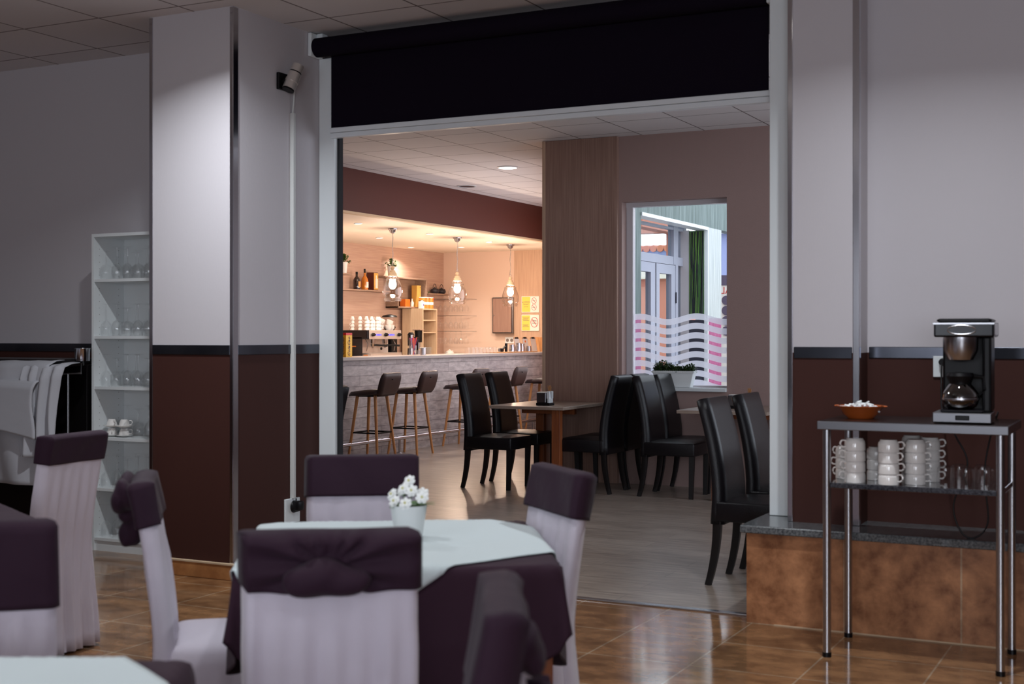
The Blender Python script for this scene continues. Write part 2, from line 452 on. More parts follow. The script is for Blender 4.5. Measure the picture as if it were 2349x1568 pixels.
# bar room
struct('wall_window', MB().box(-5.37, -4.60, 11.30, 11.55, 0, CEIL).box(-3.59, .1, 11.30, 11.55, 0, CEIL)
       .box(-4.60, -3.59, 11.30, 11.55, 2.61, CEIL).box(-4.60, -3.59, 11.30, 11.55, 0, .875), 'back_wall')
struct('wall_return', MB().prism([(-5.37, 11.5), (-5.2, 11.5), (-8.1, 18.8), (-8.27, 18.8)], 0, CEIL), 'back_wall')
struct('wall_bar_room_right', MB().box(0, .2, 6.78, 11.5, 0, CEIL), 'back_wall')
struct('wall_bar_end', MB().box(-11.0, -8.15, 18.75, 18.95, 0, CEIL), 'bar_plain_wall')
struct('wall_bar_back', MB().box(-11.0, -10.80, 6.7, 18.9, 0, CEIL), 'wood_wallpaper')
struct('wall_wood_panel', MB().box(-5.37, -4.63, 11.255, 11.305, 0, CEIL - .002), 'wood_panel')
struct('trim_1', MB().box(-5.392, -5.365, 11.24, 11.57, 0, CEIL - .002), 'wood_panel_light')
struct('wall_bar_panel', MB().box(-9.47, -8.90, 18.70, 18.76, 0, 2.73), 'wood_panel_light')
struct('wall_bar_column', MB().box(-8.90, -8.0, 18.62, 18.76, 0, 2.73), 'back_wall')
struct('ceiling_soffit', MB().box(-10.85, -8.20, 8.0, 18.8, 2.727, CEIL), 'soffit')
struct('wall_beam', MB().box(-8.22, -8.15, 8.0, 18.8, 2.745, CEIL), 'beam_brown')
struct('trim_2', MB().box(-8.225, -8.146, 8.0, 18.8, 2.72, 2.745), 'lamp_wood')
# trims: chrome corner strips, polished dado band, baseboards, threshold
def strip(x0, x1, y0, y1, z0, z1, n, mat='chrome', bev=.003):
    return struct('trim_%d' % n, MB().box(x0, x1, y0, y1, z0, z1, bev), mat)
strip(-4.740, -4.715, 5.825, 5.872, .085, CEIL - .004, 3)
strip(-5.330, -5.305, 5.825, 5.860, .085, CEIL - .004, 4)
strip(-1.685, -1.66, 6.264, 6.30, .47, CEIL - .004, 5)
strip(-1.372, -1.340, 6.264, 6.30, .47, CEIL - .004, 6)
strip(-5.305, -4.740, 5.824, 5.832, 1.262, 1.318, 7, 'trim_band')
strip(-4.722, -4.714, 5.872, 6.652, 1.262, 1.318, 8, 'trim_band')
strip(-1.655, -1.375, 6.264, 6.272, 1.262, 1.318, 9, 'trim_band')
strip(-1.337, 3.0, 6.464, 6.472, 1.262, 1.318, 10, 'trim_band')
strip(-8.5, -5.33, 6.544, 6.552, 1.262, 1.318, 11, 'trim_band')
struct('baseboard_left', MB().box(-5.345, -4.70, 5.808, 5.83, 0, .085, .004).box(-4.72, -4.70, 5.808, 6.24, 0, .085, .004), 'baseboard_tile')
struct('trim_16', MB().box(-5.347, -4.698, 5.804, 5.83, .083, .094, .002), 'grout')
struct('trim_12', MB().box(-4.72, -1.84, 6.222, 6.268, -.01, .008, .003), 'chrome_soft')
# granite-topped tiled ledge
struct('wall_ledge', MB().box(-1.835, 3.0, 6.085, 6.50, 0, .432), 'step_tile')
struct('trim_13', MB().box(-1.86, 3.0, 6.055, 6.60, .432, .470, .006), 'granite')
struct('trim_14', MB().box(-1.70, 3.0, 6.079, 6.086, 0, .006), 'grout')

# ------------------------------------------------------------------ window in the far wall
wx0, wx1, wz0, wz1 = -4.60, -3.59, .895, 2.61
gY = 11.44
struct('window_1', MB().box(wx0, wx0 + .066, gY - .03, gY + .04, wz0, wz1, .004).box(wx1 - .03, wx1 + .0, gY - .03, gY + .04, wz0, wz1, .004)
       .box(wx0, wx1, gY - .032, gY + .042, wz1 - .042, wz1 + .002).box(wx0, wx1, gY - .03, gY + .04, wz0 - .02, wz0 + .02, .004), 'pvc_frame')
win = [o for o in C.objects if o.name == 'window_1'][0]
p = MB().box(wx0 + .07, wx1 - .025, gY, gY + .006, wz0, wz1 - .04).build('pane', 'pane_glass', win)
struct('trim_15', MB().box(wx0 - .001, wx1 + .001, 11.26, 11.42, .865, .897, .004), 'white_gloss')
def band(k):
    zt = 1.548 - k * .0865
    def f(u, v):
        x = wx0 + .072 + (wx1 - wx0 - .10) * u
        return (x, gY - .004, zt + .026 * math.sin((x - wx0 + .04) * 2 * PI / .55 - .35) - .056 * v - (.0 if k < 7 else .03 * v))
    return f
for k in range(8):
    b = MB().grid(band(k), 48, 2).build('frosted_wave', 'frost', win)
    b['label'] = 'frosted white wavy stripe'
for o in (win,): pass

# ================================================================== ROLLER BLIND
bl = thing('roller_blind', 'wide black roller blind half lowered across the opening between the rooms', 'blind', (-4.72, 6.59, 3.13))
MB().cyl((.03, 0, 0), (2.84, 0, 0), .058, seg=28).build('roller', 'black_fabric', bl, smooth=True)
MB().box(.10, 2.835, .052, .056, -.49, .0).build('fabric', 'black_fabric', bl)
MB().box(.10, 2.845, .035, .075, -.552, -.522, .003).box(.10, 2.845, .032, .078, -.520, -.490, .004).build('bottom_rail', 'alu_white', bl)
MB().box(.004, .03, -.06, .07, -.06, .085, .008).box(.03, .07, .0, .06, .05, .085, .004).build('bracket', 'white_gloss', bl)
MB().box(2.85, 2.875, -.05, .07, -.06, .085, .006).build('bracket', 'white_gloss', bl)
tag(MB().box(-4.718, -4.602, 6.652, 6.70, 0, 3.075, .004).build('guide_rail', 'white_gloss'), 'white guide rail of the blind beside the left pillar', 'rail')
tag(MB().box(-1.824, -1.685, 6.44, 6.545, .471, CEIL - .003, .004).build('guide_rail', 'white_gloss'), 'white guide rail of the blind standing on the granite ledge', 'rail')
tag(MB().box(-4.601, -4.585, 6.68, 6.72, 0, 3.0, .002).build('seal_strip', 'black_seal'), 'thin black vertical strip lining the left edge of the opening', 'strip')

# ================================================================== CEILING LAMPS
def downlight(loc, r, lens, label, group, name='ceiling_downlight'):
    t = thing(name, label, 'ceiling light', loc, 0, group)
    MB().lathe([(r * 1.22, 0), (r * 1.25, -.006), (r * 1.05, -.010), (r * 1.0, -.004), (r * 1.0, 0)], 28).build('ring', 'white_gloss', t, smooth=True)
    MB().lathe([(0, -.005), (r, -.005)], 28).build('lens', lens, t)
    return t
d0 = None
for i, ((x, y), pw) in enumerate(DINING_LAMPS):
    lab = 'recessed round dining room downlight, ' + ['near the left pillar', 'near the right pillar', 'above the flower table', 'right of the flower table', 'by the left chairs', 'above the nearest table', 'on the right of the room'][i]
    if d0 is None: d0 = downlight((x, y, CEIL), .055, 'lamp_lens', lab, 'dining room downlights')
    else: dup(d0, (x, y, CEIL), 0, lab)
b0 = None
BL = ['nearest the beam on the left', 'left of the middle pendant, towards the shelves', 'between the first two pendants', 'at the back above the teapots', 'between the last two pendants', 'at the back right of the middle pendant', 'hidden behind the opening edge']
for i, (x, y) in enumerate(BAR_LAMPS):
    lab = 'small round spotlight in the bar soffit ' + BL[i]
    if b0 is None: b0 = downlight((x, y, 2.727), .042, 'bar_lens', lab, 'soffit spotlights', 'soffit_spotlight')
    else: dup(b0, (x, y, 2.727), 0, lab)
t = thing('round_ceiling_light', 'bright round white ceiling light above the bar room', 'ceiling light', (-6.56, 12.80, CEIL))
MB().lathe([(.115, 0), (.118, -.008), (.10, -.012), (.10, 0)], 32).build('ring', 'white_gloss', t, smooth=True)
MB().lathe([(0, -.008), (.10, -.008)], 32).build('lens', 'lamp_lens', t)
t = thing('ceiling_speaker', 'unlit round grille in the ceiling tiles close to the brown beam', 'speaker', (-7.85, 14.2, CEIL))
MB().lathe([(.12, 0), (.122, -.006), (.10, -.008), (.10, -.002)], 28).build('ring', 'white_gloss', t, smooth=True)
MB().lathe([(0, -.005), (.05, -.007), (.10, -.004)], 28).build('grille', 'steel', t)

# ================================================================== PENDANT LAMPS
def pendant(loc, label):
    t = thing('pendant_lamp', label, 'lamp', loc, 0, 'glass pendants over the bar')
    MB().lathe([(0, 0), (.062, 0), (.06, -.012), (.045, -.022), (.036, -.05), (.02, -.062), (.0, -.064)], 24).build('canopy', 'chrome', t, smooth=True)
    ch = MB(); n = 34; z0, z1 = -.062, -.455
    for k in range(n):
        za = z0 + (z1 - z0) * k / n; zb = z0 + (z1 - z0) * (k + 1.35) / n
        o = .004; wv = .006 * math.sin(k * .35)
        if k % 2: ch.tube([(wv, -o, za), (wv, -o, zb), (wv, o, zb), (wv, o, za), (wv, -o, za)], .0014, 4)
        else: ch.tube([(wv - o, 0, za), (wv - o, 0, zb), (wv + o, 0, zb), (wv + o, 0, za), (wv - o, 0, za)], .0014, 4)
    ch.tube([(.018 * math.cos(a * PI / 6), 0, -.463 + .018 * math.sin(a * PI / 6)) for a in range(13)], .002, 5)
    ch.build('chain', 'chrome_soft', t)
    MB().tube([(.003 * math.sin(k * 1.1), .003 * math.cos(k * 1.1), -.062 - k * .0205) for k in range(21)], .0018, 5).build('cable', 'conduit', t)
    MB().lathe([(0, -.475), (.012, -.478), (.026, -.497), (.026, -.51), (.014, -.528), (.034, -.535), (.036, -.556), (.05, -.566), (.053, -.59), (.058, -.598), (.058, -.604), (.0, -.606)], 24).build('wooden_cap', 'lamp_wood', t, smooth=True)
    MB().lathe([(.056, -.60), (.066, -.612), (.066, -.628), (.088, -.64), (.092, -.652), (.086, -.66), (.106, -.70), (.123, -.755), (.129, -.81), (.124, -.85), (.108, -.873), (.107, -.885), (.116, -.893), (.116, -.902), (.107, -.91), (.108, -.922), (.104, -.925)], 36).build('glass_shade', 'shade_glass', t, smooth=True)
    MB().lathe([(0, -.60), (.02, -.605), (.02, -.65), (.014, -.655), (0, -.655)], 16).build('socket', 'chrome_soft', t, smooth=True)
    MB().sph((0, 0, -.71), .047, (1, 1, 1.3), 3).build('bulb', 'bulb', t, smooth=True)
    return t
p0 = pendant((-8.88, 14.12, 2.727), 'glass pendant lamp on a chain, leftmost of the three over the bar')
dup(p0, (-8.90, 15.83, 2.727), .4, 'glass pendant lamp on a chain, middle one of three over the bar')
dup(p0, (-8.90, 17.45, 2.727), .9, 'glass pendant lamp on a chain, rightmost one by the yellow signs')

# ================================================================== WALL SPOT AND CABLE DUCT
t = thing('wall_spotlight', 'small silver cylinder spotlight on the pillar, tilted, above the cable duct', 'lamp', (-4.72, 6.27, 2.87))
MB().box(0, .02, -.045, .045, -.05, .05, .004).build('mount_plate', 'black_plastic', t)
MB().cyl((.02, 0, 0), (.05, 0, .01), .018).build('joint', 'black_plastic', t)
ax = Vector((.02, .04, .10)).normalized(); c0 = Vector((.075, .02, .02))
h = MB(); h.cyl(c0 - ax * .075, c0 + ax * .03, .038, seg=24); h.cyl(c0 + ax * .038, c0 + ax * .085, .035, seg=24); h.cyl(c0 - ax * .03, c0 - ax * .012, .041, seg=24)
h.build('lamp_head', 'steel_bright', t, smooth=True)
MB().cyl(c0 + ax * .03, c0 + ax * .038, .036, seg=24).cyl(c0 - ax * .085, c0 - ax * .075, .036, seg=24).build('rubber_rings', 'black_plastic', t)
MB().tube([(.05, .06, -.05), (.03, .09, -.04), (.02, .10, -.10), (.008, .10, -.2)], .006, 6).build('cable', 'conduit', t, smooth=True)
tag(MB().box(-4.722, -4.695, 6.36, 6.385, .40, 2.70, .003).build('cable_duct', 'conduit'), 'narrow white cable duct running down the side of the left pillar', 'cable duct')
t = thing('wall_socket', 'white socket low on the left pillar, with a black plug, below the duct', 'socket', (-4.72, 6.36, .30))
MB().box(0, .014, -.06, .08, -.045, .10, .003).build('plate', 'white_gloss', t)
MB().cyl((.012, .02, .05), (.05, .02, .05), .038, .026, seg=20).box(.02, .07, -.01, .05, .03, .085, .01).build('plug', 'black_plastic', t, smooth=True)
MB().tube([(.03, .02, .085), (.03, .02, .1)], .004).build('cord', 'cable_black', t)

# ================================================================== COVERED BANQUET CHAIRS (local: front +x, backrest at x=0)
def cv(n, f): return [f(i / (n - 1)) for i in range(n)]
def bx(z): return .01 - .075 * max(0, (z - .45) / .5) ** 1.3
def cover_chair(loc, rz, label, knot=None, seed=0, sh=.145, group='covered banquet chairs'):
    rnd = random.Random(seed)
    t = thing('banquet_chair', label, 'chair', loc, rz, group)
    ph = [rnd.uniform(0, 6) for _ in range(6)]
    zs = cv(16, lambda u: .012 + u * .925)
    def dsp(u, y, v, wd):
        e = max(0, 1 - v * 1.15)
        a = (.0048 if v < .78 else .0012) + .010 * e * e
        if abs(u) > .01:
            u += math.copysign(1, u) * (a * math.sin(y * 105 + ph[0] + v * 2) + a * .7 * math.sin(y * 61 + ph[1] - v * 3))
        y += .5 * a * math.sin(v * 9 + ph[2] + (3 if y > 0 else 0))
        return u, y
    MB().sweep([(bx(z) - .01 * (1 - z), z) for z in zs], [.385 + .06 * max(0, 1 - z / .5) for z in zs], [.052 + .03 * max(0, .5 - z) for z in zs], .024, 30, dsp).build('back_cover', 'cover_white', t, smooth='all')
    # seat with its skirt down to the floor
    n = 96; zz = [(.0, .012), (.0, .10), (.0, .22), (.0, .34), (.004, .43), (.010, .462), (.024, .478), (.07, .486), (.16, .488)]
    sb = MB(); rings = []
    for inset, z in zz:
        ring = []
        for k in range(n):
            a = 2 * PI * k / n; ca, sa = math.cos(a), math.sin(a)
            rx, ry = .215, .222
            e = 7
            r = 1 / ((abs(ca) / rx) ** e + (abs(sa) / ry) ** e) ** (1 / e)
            rip = (.009 * math.sin(a * 13 + ph[3]) + .007 * math.sin(a * 23 + ph[4])) * max(0, 1 - z / .45) ** .8
            r += rip + .022 * max(0, 1 - z / .4) ** 1.2 - inset
            ring.append(sb.bm.verts.new((.222 + r * ca, r * sa, z)))
        rings.append(ring)
    for a, b in zip(rings, rings[1:]):
        for k in range(n): sb.bm.faces.new((a[k], a[(k + 1) % n], b[(k + 1) % n], b[k]))
    sb.bm.faces.new(rings[-1])
    sb.build('seat_cover', 'cover_white', t, smooth='all')
    # purple sash round the top of the backrest
    zs2 = cv(14, lambda u: .945 - sh + u * sh)
    def ds2(u, y, v, wd):
        if abs(u) > .008:
            sg = math.copysign(1, u)
            if knot == 'tied' and sg < 0:
                dy, dz = y, (v - .42) * sh
                rr = math.hypot(dy, dz); an = math.atan2(dz, abs(dy) + 1e-4)
                u += sg * (.0 + .015 * math.sin(an * 15 + ph[5]) * min(1, rr / .05) * max(0, 1 - rr / .27))
            else:
                u += sg * .002 * math.sin(y * 30 + v * 4 + ph[5])
            u -= sg * .004 * math.cos(y * 8)
        return u, y
    P = [(bx(z), z) for z in zs2]; Wd = [.404] * 14; Tk = [.078 if knot != 'tied' else .098] * 14
    P += [(bx(.95), .953), (bx(.95), .957)]; Wd += [.39, .36]; Tk += [.052, .02]
    sash = MB().sweep(P, Wd, Tk, .03, 40, ds2).build('sash', 'sash_purple', t, smooth='all')
    if knot == 'tied':
        def kf(v):
            n = noise.noise(v * 22 + Vector((seed, 0, 0)))
            return v * (1 + .10 * math.sin(v.y * 95 + v.z * 30) + .16 * n)
        k = MB(); k.sph((bx(.86) - .060, .010, .858), .046, (.9, 2.0, .88), 4, fn=kf)
        k.build('knot', 'sash_purple', sash, smooth='all')
    if knot == 'bow':
        k = MB()
        def lobe(c, sc, M):
            def f(v): return v * (1 + .16 * math.sin(v.x * 50 + v.z * 40) + .22 * noise.noise(v * 14 + Vector((c[1] * 9, seed, 0))))
            k.sph(c, .06, sc, 4, M=M, fn=f)
        lobe((bx(.85) - .055, .0, .855), (.55, .9, .7), Matrix())
        if seed != 77:
            lobe((bx(.9) - .06, .07, .905), (.6, 1.2, .75), Matrix.Rotation(.4, 4, 'X'))
            lobe((bx(.9) - .06, -.08, .90), (.6, 1.2, .75), Matrix.Rotation(-.4, 4, 'X'))
            lobe((bx(.8) - .06, .02, .80), (.55, .9, 1.0), Matrix.Rotation(.2, 4, 'Y'))
        k.build('bow', 'sash_purple', sash, smooth='all')
        if seed == 77:
            k = MB()
            for sgn, ln in ((-1, .55), (1, .42)):
                def g(u, v, sgn=sgn, ln=ln):
                    w = .03 + .10 * u
                    return (bx(.8) - .085 - .02 * math.sin(u * 3) - .02 * math.sin(v * 9 + u * 3) - .05 * u, sgn * (.03 + .05 * u) + (v - .5) * w * 2, .80 - ln * u)
                k.grid(g, 20, 14)
            k.build('tails', 'sash_purple', sash, smooth='all', solid=.003)
    return t
def deg(a): return math.radians(a)
cover_chair((-1.665, 2.39, 0), deg(123), 'white-covered banquet chair seen from behind with a knotted purple sash, front centre', 'tied', 1, .112)
cover_chair((-2.51, 3.79, 0), deg(-57), 'white-covered banquet chair facing us behind the flower table, plain purple sash', None, 2, .132)
cover_chair((-1.775, 3.715, 0), deg(-131), 'white-covered banquet chair at the right corner of the flower table', None, 3, .13)
cover_chair((-2.70, 3.02, 0), deg(40), 'white-covered banquet chair seen side-on with a purple bow, left of flower table', 'bow', 4, .118)
cover_chair((-4.28, 4.14, 0), deg(186), 'white-covered banquet chair with plain purple sash in front of the linen rack', None, 5, .108)
cover_chair((-2.475, 2.12, 0), deg(130), 'white-covered banquet chair cut off by the left picture edge, purple sash', None, 6, .19)
cover_chair((-1.045, 1.885, 0), deg(209), 'nearest banquet chair, its purple bow filling the lower middle of the view', 'bow', 77, .17)

# ================================================================== BANQUET TABLES AND CLOTHS
TH = .755
def btable(cx, cy, rz, label, half=.425):
    t = thing('banquet_table', label, 'table', (cx, cy, 0), rz)
    MB().box(-half, half, -half, half, TH - .03, TH, .004).build('tabletop', 'table_leg_wood', t)
    for sx in (-1, 1):
        for sy in (-1, 1):
            x, y = sx * (half - .035), sy * (half - .035)
            MB().box(x - .025, x + .025, y - .025, y + .025, 0, TH - .03, .003).build('leg', 'table_leg_wood', t)
    MB().box(-half + .04, half - .04, -half + .025, -half + .045, TH - .10, TH - .03).box(-half + .04, half - .04, half - .045, half - .025, TH - .10, TH - .03) \
        .box(-half + .025, -half + .045, -half + .04, half - .04, TH - .10, TH - .03).box(half - .045, half - .025, -half + .04, half - .04, TH - .10, TH - .03).build('apron', 'table_leg_wood', t)
    return t
def drape(half, off, L, rot, seed, nn=84, round_=False, sh=(0, 0), L2=None):
    rnd = random.Random(seed); p = [rnd.uniform(0, 6) for _ in range(4)]
    c, s = math.cos(rot), math.sin(rot); h = half + .004 + off; R = .012
    def f(u, v):
        a, b = (u - .5) * 2 * L, (v - .5) * 2 * (L2 or L)
        x, y = a * c - b * s + sh[0], a * s + b * c + sh[1]
        ox = max(0, abs(x) - h); oy = max(0, abs(y) - h)
        d = math.hypot(ox, oy)
        if d == 0:
            return (x, y, TH + .003 + off + .0012 * math.sin(x * 19 + p[0]) * math.cos(y * 15 + p[1]) + .0012)
        dx, dy = (ox / d) * math.copysign(1, x), (oy / d) * math.copysign(1, y)
        tng = (x if ox < oy else y)
        corner = min(ox, oy) / (d + 1e-6)
        out = R * min(1, d / R) + .05 * d + .16 * d * corner + .020 * math.sin(tng * 17 + p[2]) * min(1, d / .2) * (1 - corner)
        z = TH + .003 + off - (d if d > R else d * d / (2 * R)) * .985
        return (max(-h, min(h, x)) + dx * out, max(-h, min(h, y)) + dy * out, z)
    if round_:
        def g(u, v):
            r = .5 * max(1e-3, u) ; t = v * 2 * PI
            return f(.5 + r * math.cos(t), .5 + r * math.sin(t))
        m = MB().grid(g, nn, nn * 2); bmesh.ops.remove_doubles(m.bm, verts=m.bm.verts, dist=1e-5); return m
    return MB().grid(f, nn, nn)
def cloths(cx, cy, rz, half, la, lb, seed, white=True):
    o = drape(half, .0, half + .36, 0, seed, 70, True).build('tablecloth', 'cloth_purple', smooth='all', loc=(cx, cy, 0), rz=rz, solid=.002)
    tag(o, la, 'tablecloth')
    if white:
        o = drape(half, .006, .55, deg(33.8), seed, sh=(-.0775, .026), L2=.50).build('table_overlay', 'cloth_white', smooth='all', loc=(cx, cy, 0), rz=rz, solid=.002)
        tag(o, lb, 'tablecloth')
TA = deg(33)
btable(-2.06, 3.30, TA, 'square wooden table under the cloths with the flower pot on it', .42)
cloths(-2.06, 3.30, TA, .42, 'dark purple square cloth hanging from the table with the flower pot', 'white diamond-laid overlay cloth on the table with the flower pot', 11)
btable(-3.88, 2.95, deg(-28), 'square wooden table under the purple cloth at the left picture edge')
cloths(-3.88, 2.95, deg(-28), .425, 'dark purple square cloth on the table at the left picture edge', '', 21, False)
btable(-1.85, 1.35, deg(28), 'square wooden table under cloths at the bottom left picture corner')
cloths(-1.85, 1.35, deg(28), .425, 'dark purple square cloth on the bottom left corner table', 'white overlay cloth on the bottom left corner table', 31)

# flower pot
def leaf_blade(mb, base, d, up, ln, wd, curl=.3):
    base = Vector(base); d = Vector(d).normalized(); up = Vector(up); side = d.cross(up).normalized()
    def f(u, v):
        w = wd * math.sin(PI * min(.98, u * .92 + .06)) ** .8
        return base + d * ln * u + side * (v - .5) * w + up * (-curl * ln * u * u + .15 * w * abs(v - .5))
    mb.grid(f, 5, 2)
t = thing('flower_pot', 'small white pot of white flowers standing on the tablecloth', 'plant', (-2.035, 3.325, TH + .012))
MB().lathe([(0, 0), (.038, 0), (.040, .004), (.052, .085), (.054, .104), (.0515, .104), (.049, .088), (0, .088)], 32).build('pot', 'pot_white', t, smooth=True)
MB().lathe([(0, .09), (.048, .09)], 20).build('soil', 'soil', t)
st = MB(); lf = MB(); fl = MB(); ce = MB(); rnd = random.Random(3)
heads = [(-.050, -.010, .132), (-.026, -.036, .116), (.014, -.040, .112), (-.014, -.005, .150), (.016, -.008, .146), (.050, -.006, .128), (-.004, .012, .172), (.030, .030, .135), (-.040, .028, .140)]
for hx, hy, hz in heads:
    st.tube([(hx * .3, hy * .3, .088), (hx * .7, hy * .7, (hz + .088) / 2), (hx, hy, hz - .006)], .0015, 5)
    tl = Matrix.Rotation(1.0, 4, 'X') @ Matrix.Rotation(hx * 8, 4, 'Y')
    for ring, (n_, rr, zz) in enumerate(((7, .0125, 0), (5, .007, .004))):
        for k in range(n_):
            a = k * 2 * PI / n_ + ring * .5 + rnd.uniform(-.1, .1)
            fl.sph((0, 0, 0), .0085, (1, .85, .38), 2, M=T3(hx, hy, hz) @ tl @ T3(rr * math.cos(a), rr * math.sin(a), zz) @ Matrix.Rotation(a, 4, 'Z') @ Matrix.Rotation(-.35, 4, 'Y'))
    cc = T3(hx, hy, hz) @ tl @ Vector((0, 0, .008))
    ce.sph(tuple(cc), .0035, sub=1)
for k in range(40):
    a = k * 2.4; r = rnd.uniform(.01, .035)
    leaf_blade(lf, (r * math.cos(a), r * math.sin(a), .09), (math.cos(a), math.sin(a), rnd.uniform(.5, 1.4)), (0, 0, 1), rnd.uniform(.03, .052), .022, .35)
leaf_blade(lf, (.03, 0, .10), (1, .1, .35), (0, 0, 1), .062, .022, .2)
leaf_blade(lf, (.03, .01, .10), (1, .5, .5), (0, 0, 1), .055, .02, .2)
st.build('stems', 'leaf', t); lf.build('leaves', 'leaf', t, smooth=True); fl.build('flowers', 'petal', t, smooth=True); ce.build('flower_centres', 'flower_centre', t)

# ================================================================== BLACK PARSONS CHAIRS (front +x, origin between back legs)
def parsons(loc, rz, label):
    t = thing('dining_chair', label, 'chair', loc, rz, 'black leather dining chairs of the bar room')
    n = 12; zs = cv(n, lambda u: .34 + u * .675)
    bxx = lambda z: .055 + .012 * math.sin((z - .34) * 4) - .10 * max(0, (z - .47) / .55) ** 1.5
    th = [.075 - .012 * i / (n - 1) for i in range(n)]
    MB().sweep([(bxx(z), z) for z in zs] + [(bxx(1.015) - .002, 1.022)], [.43 - .03 * i / (n - 1) for i in range(n)] + [.38], th + [.04], .02, 8).build('backrest', 'leather_black', t, smooth='all')
    s = MB(); m = 9
    s.box(.05, .50, -.21, .21, .355, .465, .012, seg=3)
    s.grid(lambda u, v: (.06 + .435 * u, -.205 + .41 * v, .463 + .018 * (math.sin(PI * u) * math.sin(PI * v)) ** .5), 12, 12)
    s.build('seat', 'leather_black', t, smooth=True)
    for sy in (-1, 1):
        MB().sweep([(.475 - .002 * k, .358 - .0716 * k) for k in range(6)][::-1], [.032 + .002 * k for k in range(6)], [.034 + .002 * k for k in range(6)], .004, 2).build('leg', 'black_wood', t).location = (0, sy * .185, 0)
        MB().sweep([(.055 - .055 * (1 - k / 7) ** 2, .37 * k / 7) for k in range(8)], [.03 + .0015 * k for k in range(8)], [.034 + .002 * k for k in range(8)], .004, 2).build('leg', 'black_wood', t, smooth=True).location = (0, sy * .185, 0)
    return t
P0 = parsons((-5.74, 10.49, 0), 0, 'black leather dining chair in front, left side of the table with orange leg')
for x, y, a, l in [
    (-5.76, 11.07, 1, 'black leather dining chair behind another, left side of the orange-legged table'),
    (-4.36, 10.62, 180, 'black leather dining chair facing left, right side of the orange-legged table'),
    (-4.36, 11.05, 181, 'black leather dining chair facing left, hidden behind the one by the wood panel'),
    (-4.09, 10.62, 0, 'black leather dining chair facing right, in front under the window planter'),
    (-4.09, 11.06, 0, 'black leather dining chair facing right, half hidden, closest to the window planter'),
    (-2.30, 7.09, 0, 'nearest black leather dining chair, beside the granite ledge'),
    (-2.28, 7.66, 0, 'black leather dining chair cut off by the white rail on the right'),
    (-5.21, 7.42, 178, 'black leather dining chair just showing past the white rail on the left')]:
    dup(P0, (x, y, 0), deg(a), l)

# bar room tables
def btab(x0, x1, y0, y1, label, legs):
    cx, cy = (x0 + x1) / 2, (y0 + y1) / 2; hx, hy = (x1 - x0) / 2, (y1 - y0) / 2
    t = thing('cafe_table', label, 'table', (cx, cy, 0), 0, 'cafe tables of the bar room')
    MB().box(-hx, hx, -hy, hy, .722, .75, .003).build('tabletop', 'laminate_top', t)
    for sx, sy in legs:
        MB().box(sx * (hx - .11) - .04, sx * (hx - .11) + .04, sy * (hy - .11) - .03, sy * (hy - .11) + .03, 0, .722, .003).build('leg', 'table_leg_wood', t)
    MB().box(-hx + .1, hx - .1, -.02, .02, .66, .722).build('rail', 'table_leg_wood', t)
    return t
btab(-5.46, -4.73, 10.28, 11.24, 'grey-topped cafe table with an orange leg by the wood panel', [(1, -1), (-1, 1)])
btab(-3.72, -2.95, 10.34, 11.28, 'grey-topped cafe table under the window, half hidden by chairs', [(-.25, -1), (1, 1)])
btab(-1.96, -1.10, 6.98, 7.90, 'cafe table mostly hidden behind the right rail of the opening', [(1, -1), (-1, 1), (1, 1)])

# napkin holders
def napkins(loc, rz, label):
    t = thing('napkin_holder', label, 'napkin holder', loc, rz, 'napkin and cruet holders')
    MB().box(-.065, .07, -.05, .05, .0, .022, .004).build('base', 'black_plastic', t)
    MB().box(-.062, .03, -.045, .045, .022, .115, .006).build('case', 'steel', t)
    MB().box(-.055, .023, -.038, .038, .110, .119, .002).build('napkins', 'white_paper', t)
    MB().box(.042, .062, -.04, .04, .022, .06, .003).box(.040, .064, -.042, -.026, .06, .125, .002).box(.040, .064, .026, .042, .06, .125, .002).build('side_bracket', 'alu_white', t)
    return t
N0 = napkins((-5.02, 10.52, .75), 0, 'steel napkin holder on black base, on the table by the wood panel')
dup(N0, (-3.34, 10.78, .75), 0, 'napkin holder behind the chairs, on the table under the window')
def picks(loc, label):
    t = thing('toothpick_jar', label, 'jar', loc, 0, 'toothpick jars')
    MB().lathe([(0, 0), (.026, 0), (.026, .03), (.018, .12), (.016, .12), (.023, .03), (0, .004)], 18).build('jar', 'clear_glass', t, smooth=True)
    MB().lathe([(.025, .015), (.019, .09), (0, .09)], 14).build('metal_cone', 'chrome', t, smooth=True)
    k = MB(); r = random.Random(5)
    for i in range(26):
        a = r.uniform(0, 6.28); q = r.uniform(.004, .012)
        k.cyl((q * math.cos(a) * .4, q * math.sin(a) * .4, .085), (q * 1.6 * math.cos(a), q * 1.6 * math.sin(a), r.uniform(.155, .175)), .0013, seg=4)
    k.build('toothpicks', 'beech', t)
    return t
J0 = picks((-5.07, 10.72, .75), 'glass jar of wrapped toothpicks behind the napkin holder, by the wood panel')
dup(J0, (-3.27, 10.92, .75), 0, 'glass jar of toothpicks on the table under the window')

